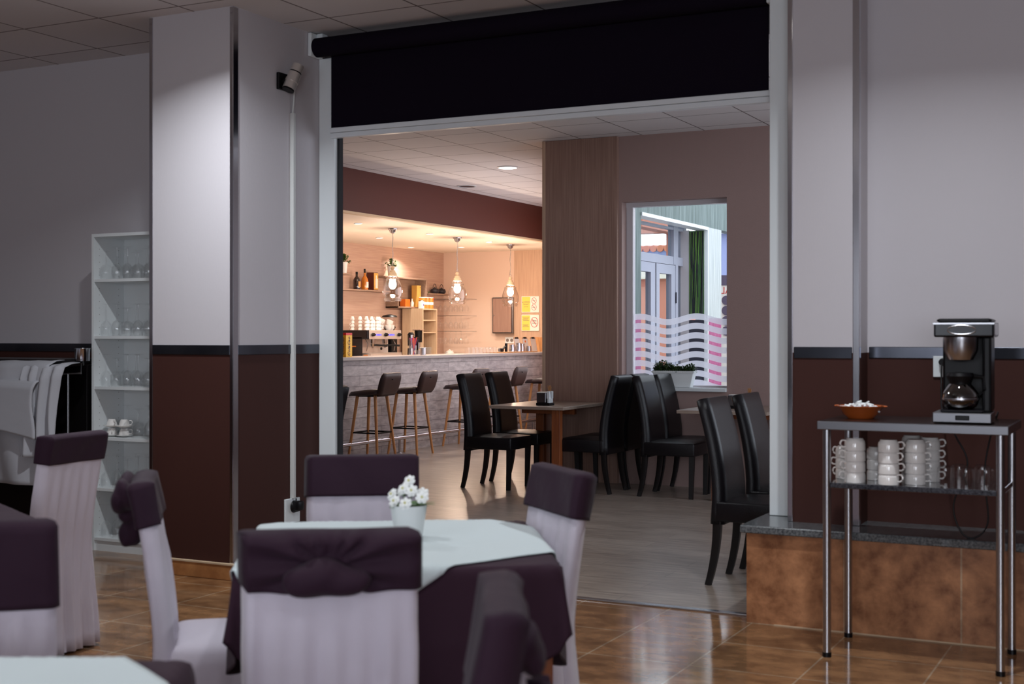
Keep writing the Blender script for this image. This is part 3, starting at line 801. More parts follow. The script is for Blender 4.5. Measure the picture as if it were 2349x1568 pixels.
# ================================================================== BAR STOOLS (front -x faces bar; local front +x, rotated pi)
def stool(loc, rz, label):
    t = thing('bar_stool', label, 'stool', loc, rz, 'brown leather bar stools')
    s = MB().sweep([(-.17 + .38 * k / 8, .742 + .012 * math.cos(k / 8 * PI) - (.02 if k == 8 else 0)) for k in range(9)], [.36, .39, .40, .40, .40, .395, .39, .37, .30], [.05, .06, .062, .062, .06, .055, .05, .045, .02], .024, 8)
    s.build('seat', 'leather_brown', t, smooth='all')
    zz = cv(9, lambda u: .715 + .245 * u)
    s = MB().sweep([(-.185 - .075 * ((z - .715) / .245), z) for z in zz], [.30, .35, .375, .385, .39, .39, .385, .375, .34], [.03, .045, .05, .05, .05, .048, .046, .04, .02], .02, 8)
    s.build('backrest', 'leather_brown', t, smooth='all')
    for sx in (-1, 1):
        for sy in (-1, 1):
            MB().cyl((sx * .190, sy * .190, 0), (sx * .115, sy * .115, .715), .0135, .019, seg=12).build('leg', 'beech', t, smooth=True)
    q = .190 - .075 * .31 / .715; z = .31
    k = MB()
    for a, b in (((-q, -q), (q, -q)), ((q, -q), (q, q)), ((q, q), (-q, q)), ((-q, q), (-q, -q))):
        k.box(min(a[0], b[0]) - .005, max(a[0], b[0]) + .005, min(a[1], b[1]) - .005, max(a[1], b[1]) + .005, z - .012, z + .004)
    k.build('footrest', 'black_plastic', t)
    MB().box(-.13, .13, -.13, .13, .70, .715).build('mounting_plate', 'black_plastic', t)
    MB().cyl((-.275, 0, .89), (-.262, 0, .89), .006).build('back_button', 'black_plastic', t)
    return t
S0 = stool((-7.90, 12.14, 0), PI, 'brown leather bar stool, first from the left at the bar')
for i, y in enumerate((12.95, 14.22, 15.30, 16.50)):
    dup(S0, (-7.90, y, 0), PI + (.04, -.03, .05, -.02)[i], ['brown leather bar stool, second from the left at the bar', 'brown bar stool, third from left, its back between the two black chair backs', 'brown bar stool, fourth from left, just right of the second black chair back', 'bar stool farthest right, cut off by the wood panelled wall'][i])

# ================================================================== BAR
bar = thing('bar_counter', 'long bar with grey plank-tile cladding and pale worktop', 'bar counter', (-8.3, 13.5, 0))
MB().box(.06, .08, -5.0, 4.42, 0, 1.09).build('front_panel', 'bar_cladding', bar)
MB().box(-.36, .14, -5.0, 4.42, 1.09, 1.126, .004).build('worktop', 'bar_top', bar)
MB().box(-.30, .06, -5.0, 4.42, 0, 1.09).build('carcass', 'unit_wood', bar)
fr = thing('foot_rail', 'polished chrome foot rail running along the base of the bar', 'rail', (-8.08, 13.5, 0))
MB().cyl((0, -5, .178), (0, 4.4, .178), .026, seg=18).build('pipe', 'chrome', fr, smooth=True)
for y in (-4.1, -2.3, -.5, 1.3 + .0, 3.05, 4.2):
    MB().cyl((0, y, 0), (0, y, .16), .014, seg=12).lathe([(.04, 0), (.038, .008), (.014, .012)], 16, (0, y, 0)).build('post', 'chrome_soft', fr, smooth=True)
bc = thing('back_counter', 'low counter along the wall behind the bar under the coffee machine', 'counter', (-10.5, 13.5, 0))
MB().box(-.29, .20, -5.0, 5.2, 1.01, 1.045, .003).build('worktop', 'white_gloss', bc)
MB().box(-.28, .17, -5.0, 5.2, 0, 1.01).build('carcass', 'unit_wood', bc)

# --- espresso machine on the back counter
BZ = 1.045
em = thing('espresso_machine', 'black and steel two-group espresso machine behind the bar', 'coffee machine', (-10.45, 16.10, BZ))
MB().box(-.25, .19, -.46, .44, .27, .40, .01).box(-.25, -.06, -.46, .46, .02, .27).box(-.25, .10, -.46, -.445, .0, .30, .004).build('body', 'black_gloss', em)
MB().box(.19, .20, -.42, .44, .27, .40, .006).build('control_panel', 'steel_bright', em)
MB().box(-.06, -.045, -.44, .46, .06, .27).build('splash_panel', 'steel_bright', em)
MB().box(-.05, .205, -.38, .45, .0, .065, .008).box(-.05, .21, -.38, .45, .065, .072).build('drip_tray', 'steel_bright', em)
for y in (-.34, .0, .36):
    MB().cyl((.20, y, .335), (.235, y, .335), .026, .022, seg=14).cyl((.222, y - .045, .335), (.222, y + .045, .335), .012, seg=8).build('knob', 'black_plastic', em, smooth=True)
for y in (-.18, .17):
    k = MB()
    for i in range(5): k.box(.20, .204, y - .075 + i * .034 - .008, y - .075 + i * .034 + .008, .322, .346)
    k.build('buttons', 'blue_led', em)
for y in (-.17, .16):
    gph = MB().cyl((.09, y, .27), (.09, y, .21), .042, .038, seg=18).cyl((.09, y, .205), (.09, y, .165), .037, .032, seg=18).cyl((.09, y - .012, .165), (.09, y - .012, .14), .008, .006, seg=8).cyl((.09, y + .012, .165), (.09, y + .012, .14), .008, .006, seg=8).build('group_head', 'chrome', em, smooth=True)
    MB().cyl((.12, y, .185), (.27, y + .12, .175), .013, .016, seg=10).build('handle', 'black_plastic', gph, smooth=True)
for y in (-.34, .40):
    MB().tube([(.08, y, .27), (.12, y, .2), (.10, y, .1)], .005, 6).build('steam_wand', 'chrome', em, smooth=True)
for y in (-.33, .27):
    MB().cyl((-.047, y, .13), (-.038, y, .13), .022, seg=16).build('gauge', 'black_plastic', em)
MB().box(-.252, .0, -.463, -.455, .16, .175).build('side_strip', 'copper_line', em)
MB().box(.12, .19, -.452, -.44, .03, .05).box(-.01, .012, -.41, -.30, .0, .04).build('plate', 'copper_line', em)

def cup_mesh(name, r, h, label, grp, loc, rz=0, up=False, straight=False):
    t = thing(name, label, 'cup', loc, rz, grp)
    pr = [(0, 0), (r * .62, 0), (r * .66, h * .08), (r * .92, h * .5), (r, h), (r * .95, h), (r * .86, h * .5), (r * .58, h * .12), (0, h * .1)]
    if straight: pr = [(0, 0), (r * .78, 0), (r * .82, h * .10), (r * .96, h * .24), (r, h * .45), (r, h), (r * .95, h), (r * .94, h * .4), (r * .7, h * .12), (0, h * .1)]
    if not up: pr = [(a, h - z) for a, z in pr]
    MB().lathe(pr, 20).build('bowl', 'ceramic', t, smooth=True)
    MB().tube(curve_pts([(r * .88, 0, h * .78), (r * 1.3, 0, h * .82), (r * 1.48, 0, h * .55), (r * 1.25, 0, h * .28), (r * .8, 0, h * .3)], 4), r * .085, 6).build('handle', 'ceramic', t, smooth=True)
    return t
zt = BZ + .402
# small espresso cups stacked on the machine: 6 stacks in front row, 3-4 high
e0 = None; rnd = random.Random(4)
cols6 = [(-.42, .04), (-.42, .15), (-.345, .12), (-.27, .14), (-.195, .12), (-.12, .14), (-.42, -.09), (-.045, .12)]
for ci, (cy_, cx_) in enumerate(cols6):
    for lv in range(4 if ci not in (2, 4) else 3):
        lab = 'small white espresso cup on the machine, %s level up, stack %s' % (ORD[lv], ['at the left end middle', 'at the left end front', 'next to the left end', 'left of the middle front', 'in the middle', 'right of the middle front', 'at the left end rear', 'beside the large cups'][ci])
        loc = (-10.45 + cx_, 16.10 + cy_, zt + lv * .048)
        if e0 is None: e0 = cup_mesh('espresso_cup', .031, .050, lab, 'espresso cups on the machine', loc, 1.2)
        else: dup(e0, loc, rnd.uniform(0, 6), lab)
g0 = None
big = [((.02, .05), 0, 'leftmost of the lower ones'), ((.02, .05), 1, 'stacked on the leftmost lower one'), ((.13, .03), 0, 'second lower one from the left'), ((.13, .03), 1, 'highest one, stacked second from the left'),
       ((.24, .10), 0, 'third lower one from the left'), ((.24, .10), 1, 'tilted one stacked third from the left'), ((.34, .08), 0, 'rightmost, handle to the right')]
for (py, pxx), lv, l in big:
    lab = 'large white cappuccino cup on the machine, ' + l
    loc = (-10.45 + pxx, 16.10 + py, zt + lv * .072 + (.02 if l.startswith('highest') else 0))
    if g0 is None: g0 = cup_mesh('cappuccino_cup', .054, .075, lab, 'large cups on the machine', loc, 1.0, up=True); o = g0
    else: o = dup(g0, loc, rnd.uniform(.8, 2), lab)
    if lv: o.rotation_euler = (.15, .38, 1.4)
# grinder with bean hopper behind the machine
t = thing('coffee_grinder', 'coffee grinder with clear bean hopper behind the espresso machine', 'coffee grinder', (-10.62, 16.80, BZ))
MB().box(-.10, .09, -.09, .09, 0, .36, .02).build('body', 'black_plastic', t)
MB().lathe([(.05, .36), (.06, .38), (.115, .46), (.12, .60), (.118, .60)], 24).build('hopper', 'clear_glass', t, smooth=True)
MB().lathe([(.124, .60), (.10, .625), (.03, .64), (0, .642)], 24).build('lid', 'black_plastic', t, smooth=True)
MB().lathe([(0, .38), (.055, .38), (.10, .45), (.06, .47), (0, .475)], 20).build('beans', 'coffee_beans', t, smooth=True)
t = thing('coffee_doser', 'small steel grinder with black top right of the espresso machine', 'coffee grinder', (-10.28, 16.86, BZ))
MB().cyl((0, 0, .02), (0, 0, .13), .055, .05, seg=20).box(-.02, .02, -.02, .02, .12, .20).cyl((.0, 0, .17), (.0, 0, .33), .048, .052, seg=20).build('body', 'chrome', t, smooth=True)
MB().cyl((0, 0, .33), (0, 0, .37), .056, .03, seg=20).box(-.03, .09, .05, .075, .10, .30, .006).build('lid', 'black_plastic', t, smooth=True)
MB().box(.0, .09, .055, .07, .16, .20).build('lever', 'black_plastic', t)
t = thing('coffee_grinder', 'steel grinder tower with black neck left of the straws', 'coffee grinder', (-10.28, 17.08, BZ))
MB().cyl((0, 0, 0), (0, 0, .10), .05, seg=18).cyl((0, 0, .12), (0, 0, .22), .03, seg=14).build('base', 'chrome_soft', t, smooth=True)
MB().cyl((0, 0, .22), (0, 0, .40), .055, .06, seg=18).build('head', 'black_plastic', t, smooth=True)
MB().box(-.07, .07, -.06, .06, .40, .415, .004).build('cap', 'shelf_oak', t)

# --- wooden shelf unit on the back counter
X0, X1, Y0, Y1 = -10.74, -10.37, 17.36, 17.80
su = thing('shelf_unit', 'pale wooden open shelf unit with saucers, standing behind the bar', 'shelf', (X1, Y0, BZ))
MB().box(X0 - X1, 0, 0, .02, 0, .74).box(X0 - X1, 0, .42, .44, 0, .74).box(X0 - X1, 0, .02, .42, .72, .74).box(X0 - X1, X0 - X1 + .01, .02, .42, 0, .72).box(X0 - X1, 0, .02, .42, 0, .02).build('carcass', 'unit_wood', su)
for z in (.36, .55):
    MB().box(X0 - X1 + .01, -.01, .02, .42, z, z + .016).build('shelf_board', 'unit_wood', su)
s0 = None
for k in range(9):
    lab = 'white saucer in the plate stack of the wooden shelf unit, %s from the bottom' % ORD[k]
    if s0 is None: s0 = tag(MB().lathe([(0, 0), (.03, 0), (.075, .012), (.077, .014), (.03, .004), (0, .004)], 22).build('saucer', 'ceramic', smooth=True, loc=(-10.47, 17.66, BZ + .021)), lab, 'saucer', 'saucers in the shelf unit')
    else: dup(s0, (-10.47, 17.66, BZ + .021 + k * .013), 0, lab)
for k in range(8):
    o = dup(s0, (-10.55, 17.47, BZ + .021 + k * .021), 0, 'white saucer in the taller narrow stack of the wooden unit, %s from bottom' % ORD[k])
# tins and jar on top of the unit
UT = BZ + .741
for k, y in enumerate((17.52, 17.63, 17.745)):
    t = thing('orange_tin', 'orange and white tin on the wooden unit, %s of three' % ['left one', 'middle one', 'right one'][k], 'tin', (-10.47, y, UT), 0, 'orange tins')
    MB().cyl((0, 0, 0), (0, 0, .17), .055, seg=22).build('can', 'orange_tin', t, smooth=True)
    MB().cyl((0, 0, .168), (0, 0, .178), .056, seg=22).build('lid', 'white_gloss', t, smooth=True)
    MB().cyl((0, 0, .06), (0, 0, .105), .0558, seg=22, caps=False).build('label_band', 'white_paper', t, smooth=True)
    MB().box(.052, .057, .01, .03, .145, .165).build('badge', 'red_pack', t)
t = thing('jam_jar', 'small white and purple jar left of the orange tins', 'jar', (-10.43, 17.415, UT + .0), 0)
MB().cyl((0, 0, 0), (0, 0, .11), .045, seg=20).build('jar', 'white_paper', t, smooth=True)
MB().cyl((0, 0, .11), (0, 0, .125), .042, seg=20).build('lid', 'chrome_soft', t, smooth=True)
MB().sph((.035, 0, .055), .02, (.6, 1, 1.4)).build('print', 'violet_straw', t, smooth=True)

# --- wall shelves behind the bar
def shelf(x, y0, y1, z, dep, label, th=.022):
    return tag(MB().box(x, x + dep, y0, y1, z - th, z, .002).build('wall_shelf', 'shelf_oak'), label, 'shelf', 'oak wall shelves')
WX = -10.798
shelf(WX, 15.2, 16.80, 2.04, .20, 'oak wall shelf carrying the two bottles and the gift box')
shelf(WX, 15.0, 15.78, 2.262, .18, 'short oak wall shelf with a plant at the left edge of the opening')
shelf(WX, 17.95, 18.72, 2.045, .16, 'short oak wall shelf with the black teapots')
cb = thing('cube_shelf', 'oak box shelf with cube opening and a plant on its top board', 'shelf', (WX, 16.98, 1.79))
MB().box(0, .22, -.36, .86, .448, .47, .002).box(0, .22, -.01, .012, 0, .45).box(0, .22, .84, .862, 0, .45).box(0, .22, -.01, 1.02, 0, .022, .002).box(0, .006, 0, .85, .02, .45).build('box', 'shelf_oak', cb)
def bushy(name, loc, r, h, label, seed, pot_h=.16, pot_r=.06):
    t = thing(name, label, 'plant', loc, 0, 'small bushy plants in white pots')
    MB().lathe([(0, 0), (pot_r * .72, 0), (pot_r, pot_h), (pot_r * 1.04, pot_h), (pot_r * 1.04, pot_h - .015), (pot_r * .95, pot_h - .015), (pot_r * .9, pot_h - .02), (0, pot_h - .02)], 24).build('pot', 'pot_white', t, smooth=True)
    lf = MB(); st = MB(); q = random.Random(seed)
    for k in range(24):
        a = q.uniform(0, 6.28); e = q.uniform(.15, 1.5)
        d = Vector((math.cos(a) * math.cos(e), math.sin(a) * math.cos(e), math.sin(e)))
        tip = Vector((d.x * r, d.y * r, pot_h - .02 + d.z * h))
        st.tube([(0, 0, pot_h - .02), tip * .5 + Vector((0, 0, pot_h / 2)), tip], .0018, 4)
        for j in range(12):
            f = q.uniform(.45, 1.05); b = Vector((tip.x * f, tip.y * f, pot_h - .02 + (tip.z - pot_h + .02) * f))
            dd = Vector((q.uniform(-1, 1), q.uniform(-1, 1), q.uniform(-.2, 1)))
            leaf_blade(lf, b, dd, (0.01, 0, 1), .035, .016, .3)
    st.build('stems', 'leaf_dark', t); lf.build('leaves', 'leaf', t)
    return t
B0 = bushy('potted_plant', (WX + .11, 16.95, 2.262), .10, .13, 'bushy green plant in white pot on top of the oak box shelf', 1)
dup(B0, (WX + .10, 15.69, 2.263), 1.0, 'bushy green plant in white pot at the left edge of the opening')
dup(B0, (WX + .11, 17.93, 1.813), 2.0, 'bushy green plant in white pot beside the oak box shelf, above the tins')

def bottle(loc, prof, mat, capmat, label, lm, cap):
    t = thing('bottle', label, 'bottle', loc, 0)
    MB().lathe(prof, 22).build('glass', mat, t, smooth=True)
    MB().cyl((0, 0, cap[0]), (0, 0, cap[1]), cap[2], seg=14).build('cap', capmat, t, smooth=True)
    MB().box(.012, .052, -.026, .026, .03, .12, .005).build('label', lm, t)
    return t
bottle((WX + .10, 16.03, 2.041), [(0, 0), (.05, 0), (.052, .01), (.052, .14), (.04, .165), (.018, .19), (.016, .25), (0, .25)], 'dark_bottle', 'black_plastic', 'dark squat liqueur bottle with orange label, left one on the wall shelf', 'cork_label', (.22, .26, .018))
bottle((WX + .10, 16.24, 2.041), [(0, 0), (.05, 0), (.052, .01), (.052, .13), (.044, .17), (.018, .21), (.014, .25), (0, .25)], 'amber_bottle', 'black_plastic', 'amber whisky bottle with tall black cap, right one on the wall shelf', 'white_paper', (.25, .31, .014))
t = thing('gift_box', 'dark red whisky gift box with framed front on the wall shelf', 'box', (WX + .10, 16.45, 2.041))
MB().box(-.06, .06, -.06, .06, 0, .265, .003).build('box', 'gift_box', t)
MB().box(.06, .064, -.055, .055, .01, .255).build('front_frame', 'gold_box', t)
MB().cyl((.064, 0, .03), (.064, 0, .17), .022, seg=12).cyl((.064, 0, .17), (.064, 0, .22), .009, seg=8).build('bottle_picture', 'white_paper', t)
t = thing('wine_box', 'tall golden wooden bottle box inside the oak box shelf', 'box', (WX + .13, 17.66, 1.812))
MB().box(-.05, .05, -.06, .06, 0, .34, .003).build('box', 'gold_box', t)
MB().cyl((.05, .03, .31), (.054, .03, .31), .006).cyl((.05, .03, .05), (.054, .03, .05), .006).build('studs', 'black_plastic', t)
tag(MB().box(WX + .04, WX + .14, 17.32, 17.46, 1.812, 1.93, .004).build('orange_box', 'orange_pack'), 'small orange box inside the oak box shelf', 'box')
tag(MB().lathe([(0, 0), (.028, 0), (.03, .07), (.012, .1), (.012, .13), (0, .13)], 16).build('miniature_bottle', 'white_paper', smooth=True, loc=(WX + .13, 17.53, 1.812)), 'small cream bottle between the orange box and golden box', 'bottle')
def teapot(loc, mat, label, grp=None, hoop=True, rz=0):
    t = thing('teapot', label, 'teapot', loc, rz, grp)
    MB().lathe([(0, 0), (.045, 0), (.068, .02), (.072, .045), (.058, .07), (.03, .082), (.03, .086), (.012, .092), (.008, .104), (0, .106)], 22).build('body', mat, t, smooth=True)
    MB().tube([(0, .06, .04), (0, .09, .055), (0, .105, .082)], lambda u: .014 - .007 * u, 8).build('spout', mat, t, smooth=True)
    if hoop: MB().tube([(0, .055 * math.cos(a * PI / 10), .07 + .085 * math.sin(a * PI / 10)) for a in range(11)], .0045, 6).build('handle', mat, t, smooth=True)
    else: MB().tube([(0, -.06, .06), (0, -.10, .065), (0, -.105, .035), (0, -.065, .02)], .006, 6).build('handle', mat, t, smooth=True)
    return t
teapot((WX + .09, 18.30, 2.046), 'cast_iron', 'black cast-iron teapot with hoop handle, left of the pair', 'cast-iron teapots')
teapot((WX + .09, 18.52, 2.046), 'cast_iron', 'black cast-iron teapot with hoop handle, right of the pair', 'cast-iron teapots')
teapot((-10.42, 18.28, BZ), 'ceramic', 'small white china teapot at the foot of the hanging glasses', hoop=False)
tag(MB().cyl((WX, 14.95, 1.16), (WX + .012, 14.95, 1.16), .03).box(WX, WX + .01, 14.86, 15.06, 1.10, 1.26, .003).build('wall_socket', 'white_gloss'), 'white double socket on the wall left of the espresso machine', 'socket')

# --- hanging stemware racks near the corner
def wineglass(name, label, grp, loc, R, bh, sh, rb, cat='glass'):
    # upside down: rim at z=0, foot on top
    H = bh + sh
    pr = [(R * .78, 0), (R * .95, bh * .28), (R, bh * .5), (R * .9, bh * .74), (R * .5, bh * .95), (.006, bh), (.0035, bh + .01), (.0035, H - .008), (.01, H - .003), (rb, H)]
    o = MB().lathe(pr, 18).build(name, 'clear_glass', smooth=True, loc=loc)
    return tag(o, label, cat, grp)
for r, z in enumerate((1.955, 1.685, 1.435)):
    rk = thing('glass_rack', 'thin wire rack holding upturned stemmed glasses behind the bar, %s' % ['top one', 'middle one', 'bottom one'][r], 'rack', (-10.38, 18.35, z), 0, 'stemware racks')
    k = MB()
    for y in (-.05, .13, .2): k.cyl((-.38, y, 0), (.20, y, 0), .0035, seg=6)
    k.cyl((-.38, -.12, 0), (-.38, .38, 0), .004, seg=6).cyl((.20, -.12, 0), (.20, .398, 0), .004, seg=6)
    k.build('wires', 'chrome_soft', rk)
h0 = None
for r, z in enumerate((1.955, 1.685, 1.435)):
    for c in range(6):
        for dpt in range(2):
            lab = 'stemmed glass on the %s wire rack, %s from left, %s row' % (['top', 'middle', 'bottom'][r], ORD[c], ['front', 'rear'][dpt])
            loc = (-10.70 + c * .096, 18.30 + dpt * .18, z - .203)
            if h0 is None: h0 = wineglass('hanging_glass', lab, 'glasses on the bar racks', loc, .040, .10, .10, .034)
            else: dup(h0, loc, 0, lab)

# --- things on the end wall
mc = thing('wall_cabinet', 'small wood-grain wall cabinet with metal frame left of the signs', 'cabinet', (-9.655, 18.75, 1.69))
MB().box(-.185, .185, -.10, 0, -.29, .29, .004).build('frame', 'steel', mc)
dr = MB().box(-.165, .165, -.112, -.10, -.27, .27, .003).build('door', 'wood_panel', mc)
MB().sph((-.145, -.122, 0), .012).build('knob', 'chrome', dr)
def sign(zc, label, kind):
    t = thing('wall_sign', label, 'sign', (-9.175, 18.70, zc), 0)
    MB().box(-.155, .155, -.015, 0, -.13, .13, .003).build('board', 'white_paper', t)
    MB().box(-.145, .0 if kind == 1 else -.005, -.018, -.015, -.12, .12).build('yellow_field', 'sign_yellow', t)
    if kind == 1:
        text('lettering', '\u00a1prohibido\nfumar!', .036, 'ink_grey', t, T3(-.072, -.019, .022) @ FACE_NEG_Y)
        text('small_print', 'por la ley', .018, 'ink_grey', t, T3(-.072, -.019, -.035) @ FACE_NEG_Y)
        for z in (.058, -.045):
            k = MB(); k.tube([(.068 + .042 * math.cos(a * PI / 12), -.019, z + .048 * math.sin(a * PI / 12)) for a in range(25)], .0028, 6)
            k.tube([(.068 - .03, -.019, z + .034), (.068 + .03, -.019, z - .034)], .0028, 6)
            k.build('prohibition_ring', 'sign_red', t)
            MB().box(.042, .088, -.0175, -.015, z - .004, z + .004).build('cigarette', 'ink_grey', t)
    else:
        k = MB(); k.tube([(.075 + .062 * math.cos(a * PI / 12), -.019, .01 + .078 * math.sin(a * PI / 12)) for a in range(25)], .004, 6)
        k.tube([(.075 - .045, -.019, .01 + .055), (.075 + .045, -.019, .01 - .055)], .004, 6); k.build('prohibition_ring', 'sign_red', t)
        k = MB()
        for i, z in enumerate((.085, .07, .055, .04, -.03, -.045, -.06)): k.box(-.135 + .012 * (i % 2), -.018 - .012 * (i % 3), -.0185, -.0178, z - .003, z + .003)
        for i, z in enumerate((.04, .015, -.01)): k.box(.035, .115, -.0165, -.0145, z - .004, z + .004)
        k.build('lines_of_text', 'ink_grey', t)
sign(1.862, 'yellow and white no-smoking sign with two red rings, the upper sign', 1)
sign(1.568, 'yellow and white sign with one large red ring, the lower sign', 2)
t = thing('wall_socket', 'white double socket on the end wall below the wood-grain cabinet', 'socket', (-9.57, 18.75, 1.29))
MB().box(-.08, .08, -.012, 0, -.05, .05, .003).build('plate', 'white_gloss', t)
MB().cyl((-.038, -.016, 0), (-.038, -.012, 0), .026, seg=18).cyl((.038, -.016, 0), (.038, -.012, 0), .026, seg=18).build('sockets', 'ink_grey', t)

# --- things on the bar worktop
CT = 1.127
t = thing('cocoa_box', 'yellow packet with red top and purple lettering at the left end of the bar', 'box', (-8.42, 12.40, CT))
MB().box(-.04, .04, -.062, .062, 0, .245).build('packet', 'yellow_pack', t)
MB().box(-.041, .041, -.063, .063, .245, .272, .002).build('lid', 'red_pack', t)
RZ = Matrix.Rotation(PI / 2, 4, 'Z')
text('lettering', 'ColaCao', .062, 'navy_ink', t, T3(.0415, .0, .115) @ FACE_POS_X @ RZ, shear=.35)
text('lettering', 'ColaCao', .056, 'navy_ink', t, T3(.0, -.0635, .12) @ FACE_NEG_Y @ RZ, shear=.35)
t = thing('snack_bag', 'crumpled orange and red snack bag on the bar behind the yellow packet', 'bag', (-8.42, 12.12, CT))
MB().sph((0, 0, .032), .05, (1.0, 1.3, .62), 3, fn=lambda v: v * (1 + .25 * noise.noise(v * 40))).build('bag', 'orange_tin', t)
MB().sph((.02, 0, .045), .03, (1.0, 1.2, .6), 2, fn=lambda v: v * (1 + .3 * noise.noise(v * 60))).build('print', 'red_pack', t)
t = thing('straw_glass', 'glass full of pink, orange and violet straws on the bar', 'straws', (-8.42, 13.88, CT))
MB().lathe([(0, .004), (.03, .004), (.036, .12), (.037, .12), (.031, 0), (0, 0)], 20).build('glass', 'clear_glass', t, smooth=True)
q = random.Random(9)
for nm, mt in (('pink_straws', 'pink_straw'), ('orange_straws', 'orange_straw'), ('violet_straws', 'violet_straw')):
    k = MB()
    for i in range(9):
        a = q.uniform(0, 6.28); b = q.uniform(.2, 1)
        k.cyl((-.018 * b * math.cos(a), -.018 * b * math.sin(a), .008), (.06 * b * math.cos(a), .06 * b * math.sin(a), q.uniform(.19, .225)), .0032, seg=6)
    k.build(nm, mt, t)
t = thing('metal_jar', 'short steel lidded pot on the bar right of the straws', 'jar', (-8.42, 14.10, CT))
MB().cyl((0, 0, 0), (0, 0, .085), .036, seg=20).build('pot', 'chrome_soft', t, smooth=True)
MB().cyl((0, 0, .085), (0, 0, .093), .04, seg=20).build('lid', 'white_gloss', t, smooth=True)
# upturned tumblers in a row
tb = None
for r in range(2):
    for c in range(8):
        lab = 'small upturned glass on the bar, %s row, %s from left' % (['front', 'rear'][r], ORD[c])
        loc = (-8.36 - r * .09, 15.28 + c * .105 + r * .03, CT)
        if tb is None:
            tb = tag(MB().lathe([(.036, 0), (.034, .04), (.028, .08), (.026, .084), (0, .084)], 16).build('tumbler', 'clear_glass', smooth=True, loc=loc), lab, 'glass', 'upturned glasses on the bar')
        else: dup(tb, loc, 0, lab)
tag(MB().box(-8.56, -8.30, 15.95, 17.15, CT, CT + .012, .003).build('wooden_tray', 'beech'), 'flat wooden tray under the jugs at the right end of the bar', 'tray')
for i, (y, h, r) in enumerate(((16.60, .10, .045), (16.75, .12, .048), (16.92, .11, .045), (17.08, .075, .042))):
    t = thing('steel_jug', 'steel milk jug on the tray at the right end, ' + ['leftmost', 'second from left, tallest', 'third from left', 'small rightmost one'][i], 'jug', (-8.44 + .03 * (i % 2), y, CT + .013), 0, 'steel jugs on the bar tray')
    MB().lathe([(0, 0), (r, 0), (r, h * .5), (r * .8, h * .8), (r * .85, h), (r * .8, h), (r * .76, h * .8), (r * .92, h * .5), (r * .9, .01), (0, .01)], 22).build('body', 'chrome', t, smooth=True)
    MB().tube([(0, r * .8, h * .9), (0, r * 1.6, h * .8), (0, r * 1.55, h * .4), (0, r, h * .25)], .004, 6).build('handle', 'chrome', t, smooth=True)
t = thing('lemon_squeezer', 'black lemon squeezer lying on the tray left of the jugs', 'squeezer', (-8.42, 16.28, CT + .013))
MB().box(-.03, .03, -.09, -.02, 0, .05, .01).box(-.015, .015, -.02, .10, .03, .045, .003, M=Matrix.Rotation(.45, 4, 'X')).cyl((0, .10, 0), (0, .10, .12), .02, seg=10).build('body', 'black_plastic', t)
for i in range(3):
    y = 16.93 + i * .27
    t = thing('clipboard_menu', 'white clipboard menu leaning at the right end of the bar, ' + ['left one', 'middle one with orange logo', 'right one'][i], 'menu', (-8.50, y, CT), 0, 'clipboard menus')
    M = Matrix.Rotation(-.18, 4, 'Y')
    MB().box(-.004, 0, -.09, .09, 0, .215, M=M).build('board', 'beech', t)
    MB().box(0, .002, -.084, .084, .005, .20, M=M).build('sheet', 'white_paper', t)
    MB().box(.0, .01, -.045, .045, .195, .22, .003, M=M).build('clip', 'black_plastic', t)
    if i == 1: MB().box(.002, .003, -.02, .02, .14, .17, M=M).build('logo', 'orange_pack', t)
for i in range(4):
    tag(MB().box(-8.58, -8.42, 17.63 + i * .04, 17.655 + i * .04, CT, CT + .215, M=None).build('menu_folder', ['beech', 'leather_brown', 'shelf_oak', 'leather_brown'][i]),
        'upright %s menu folder at the far right end of the bar' % ['tan first', 'dark brown second', 'grey-brown third', 'dark brown last'][i], 'menu', 'menu folders')

# ================================================================== WHITE GLASS SHELVING (left)
bx0, bx1, by0, by1 = -6.185, -5.64, 6.235, 6.515
bk = thing('white_shelving', 'tall narrow white open shelving full of glasses beside the left pillar', 'shelf', (bx0, by0, 0))
MB().box(0, .018, 0, .28, 0, 2.02).build('side_panel', 'billy_white', bk)
MB().box(.527, .545, 0, .28, 0, 2.02).build('side_panel', 'billy_white', bk)
MB().box(.018, .527, 0, .28, 2.0, 2.02).build('top_panel', 'billy_white', bk)
MB().box(.018, .527, .272, .278, .07, 2.0).build('back_panel', 'billy_white', bk)
MB().box(.018, .527, .012, .024, 0, .066).build('plinth', 'billy_white', bk)
k = MB()
for i in range(44):
    for yy in (.05, .22): k.cyl((.0179, yy, .12 + i * .042), (.0186, yy, .12 + i * .042), .0024, seg=6)
k.build('peg_holes', 'ink_grey', bk)
SZ = [1.731, 1.369, 1.047, .724, .401, .084]
for z in SZ: MB().box(.018, .527, .003, .272, z - .018, z).build('shelf_board', 'billy_white', bk)
w1 = None; w2 = None; SN = ['top', 'second', 'third', 'fourth', 'fifth', 'bottom']
q = random.Random(12)
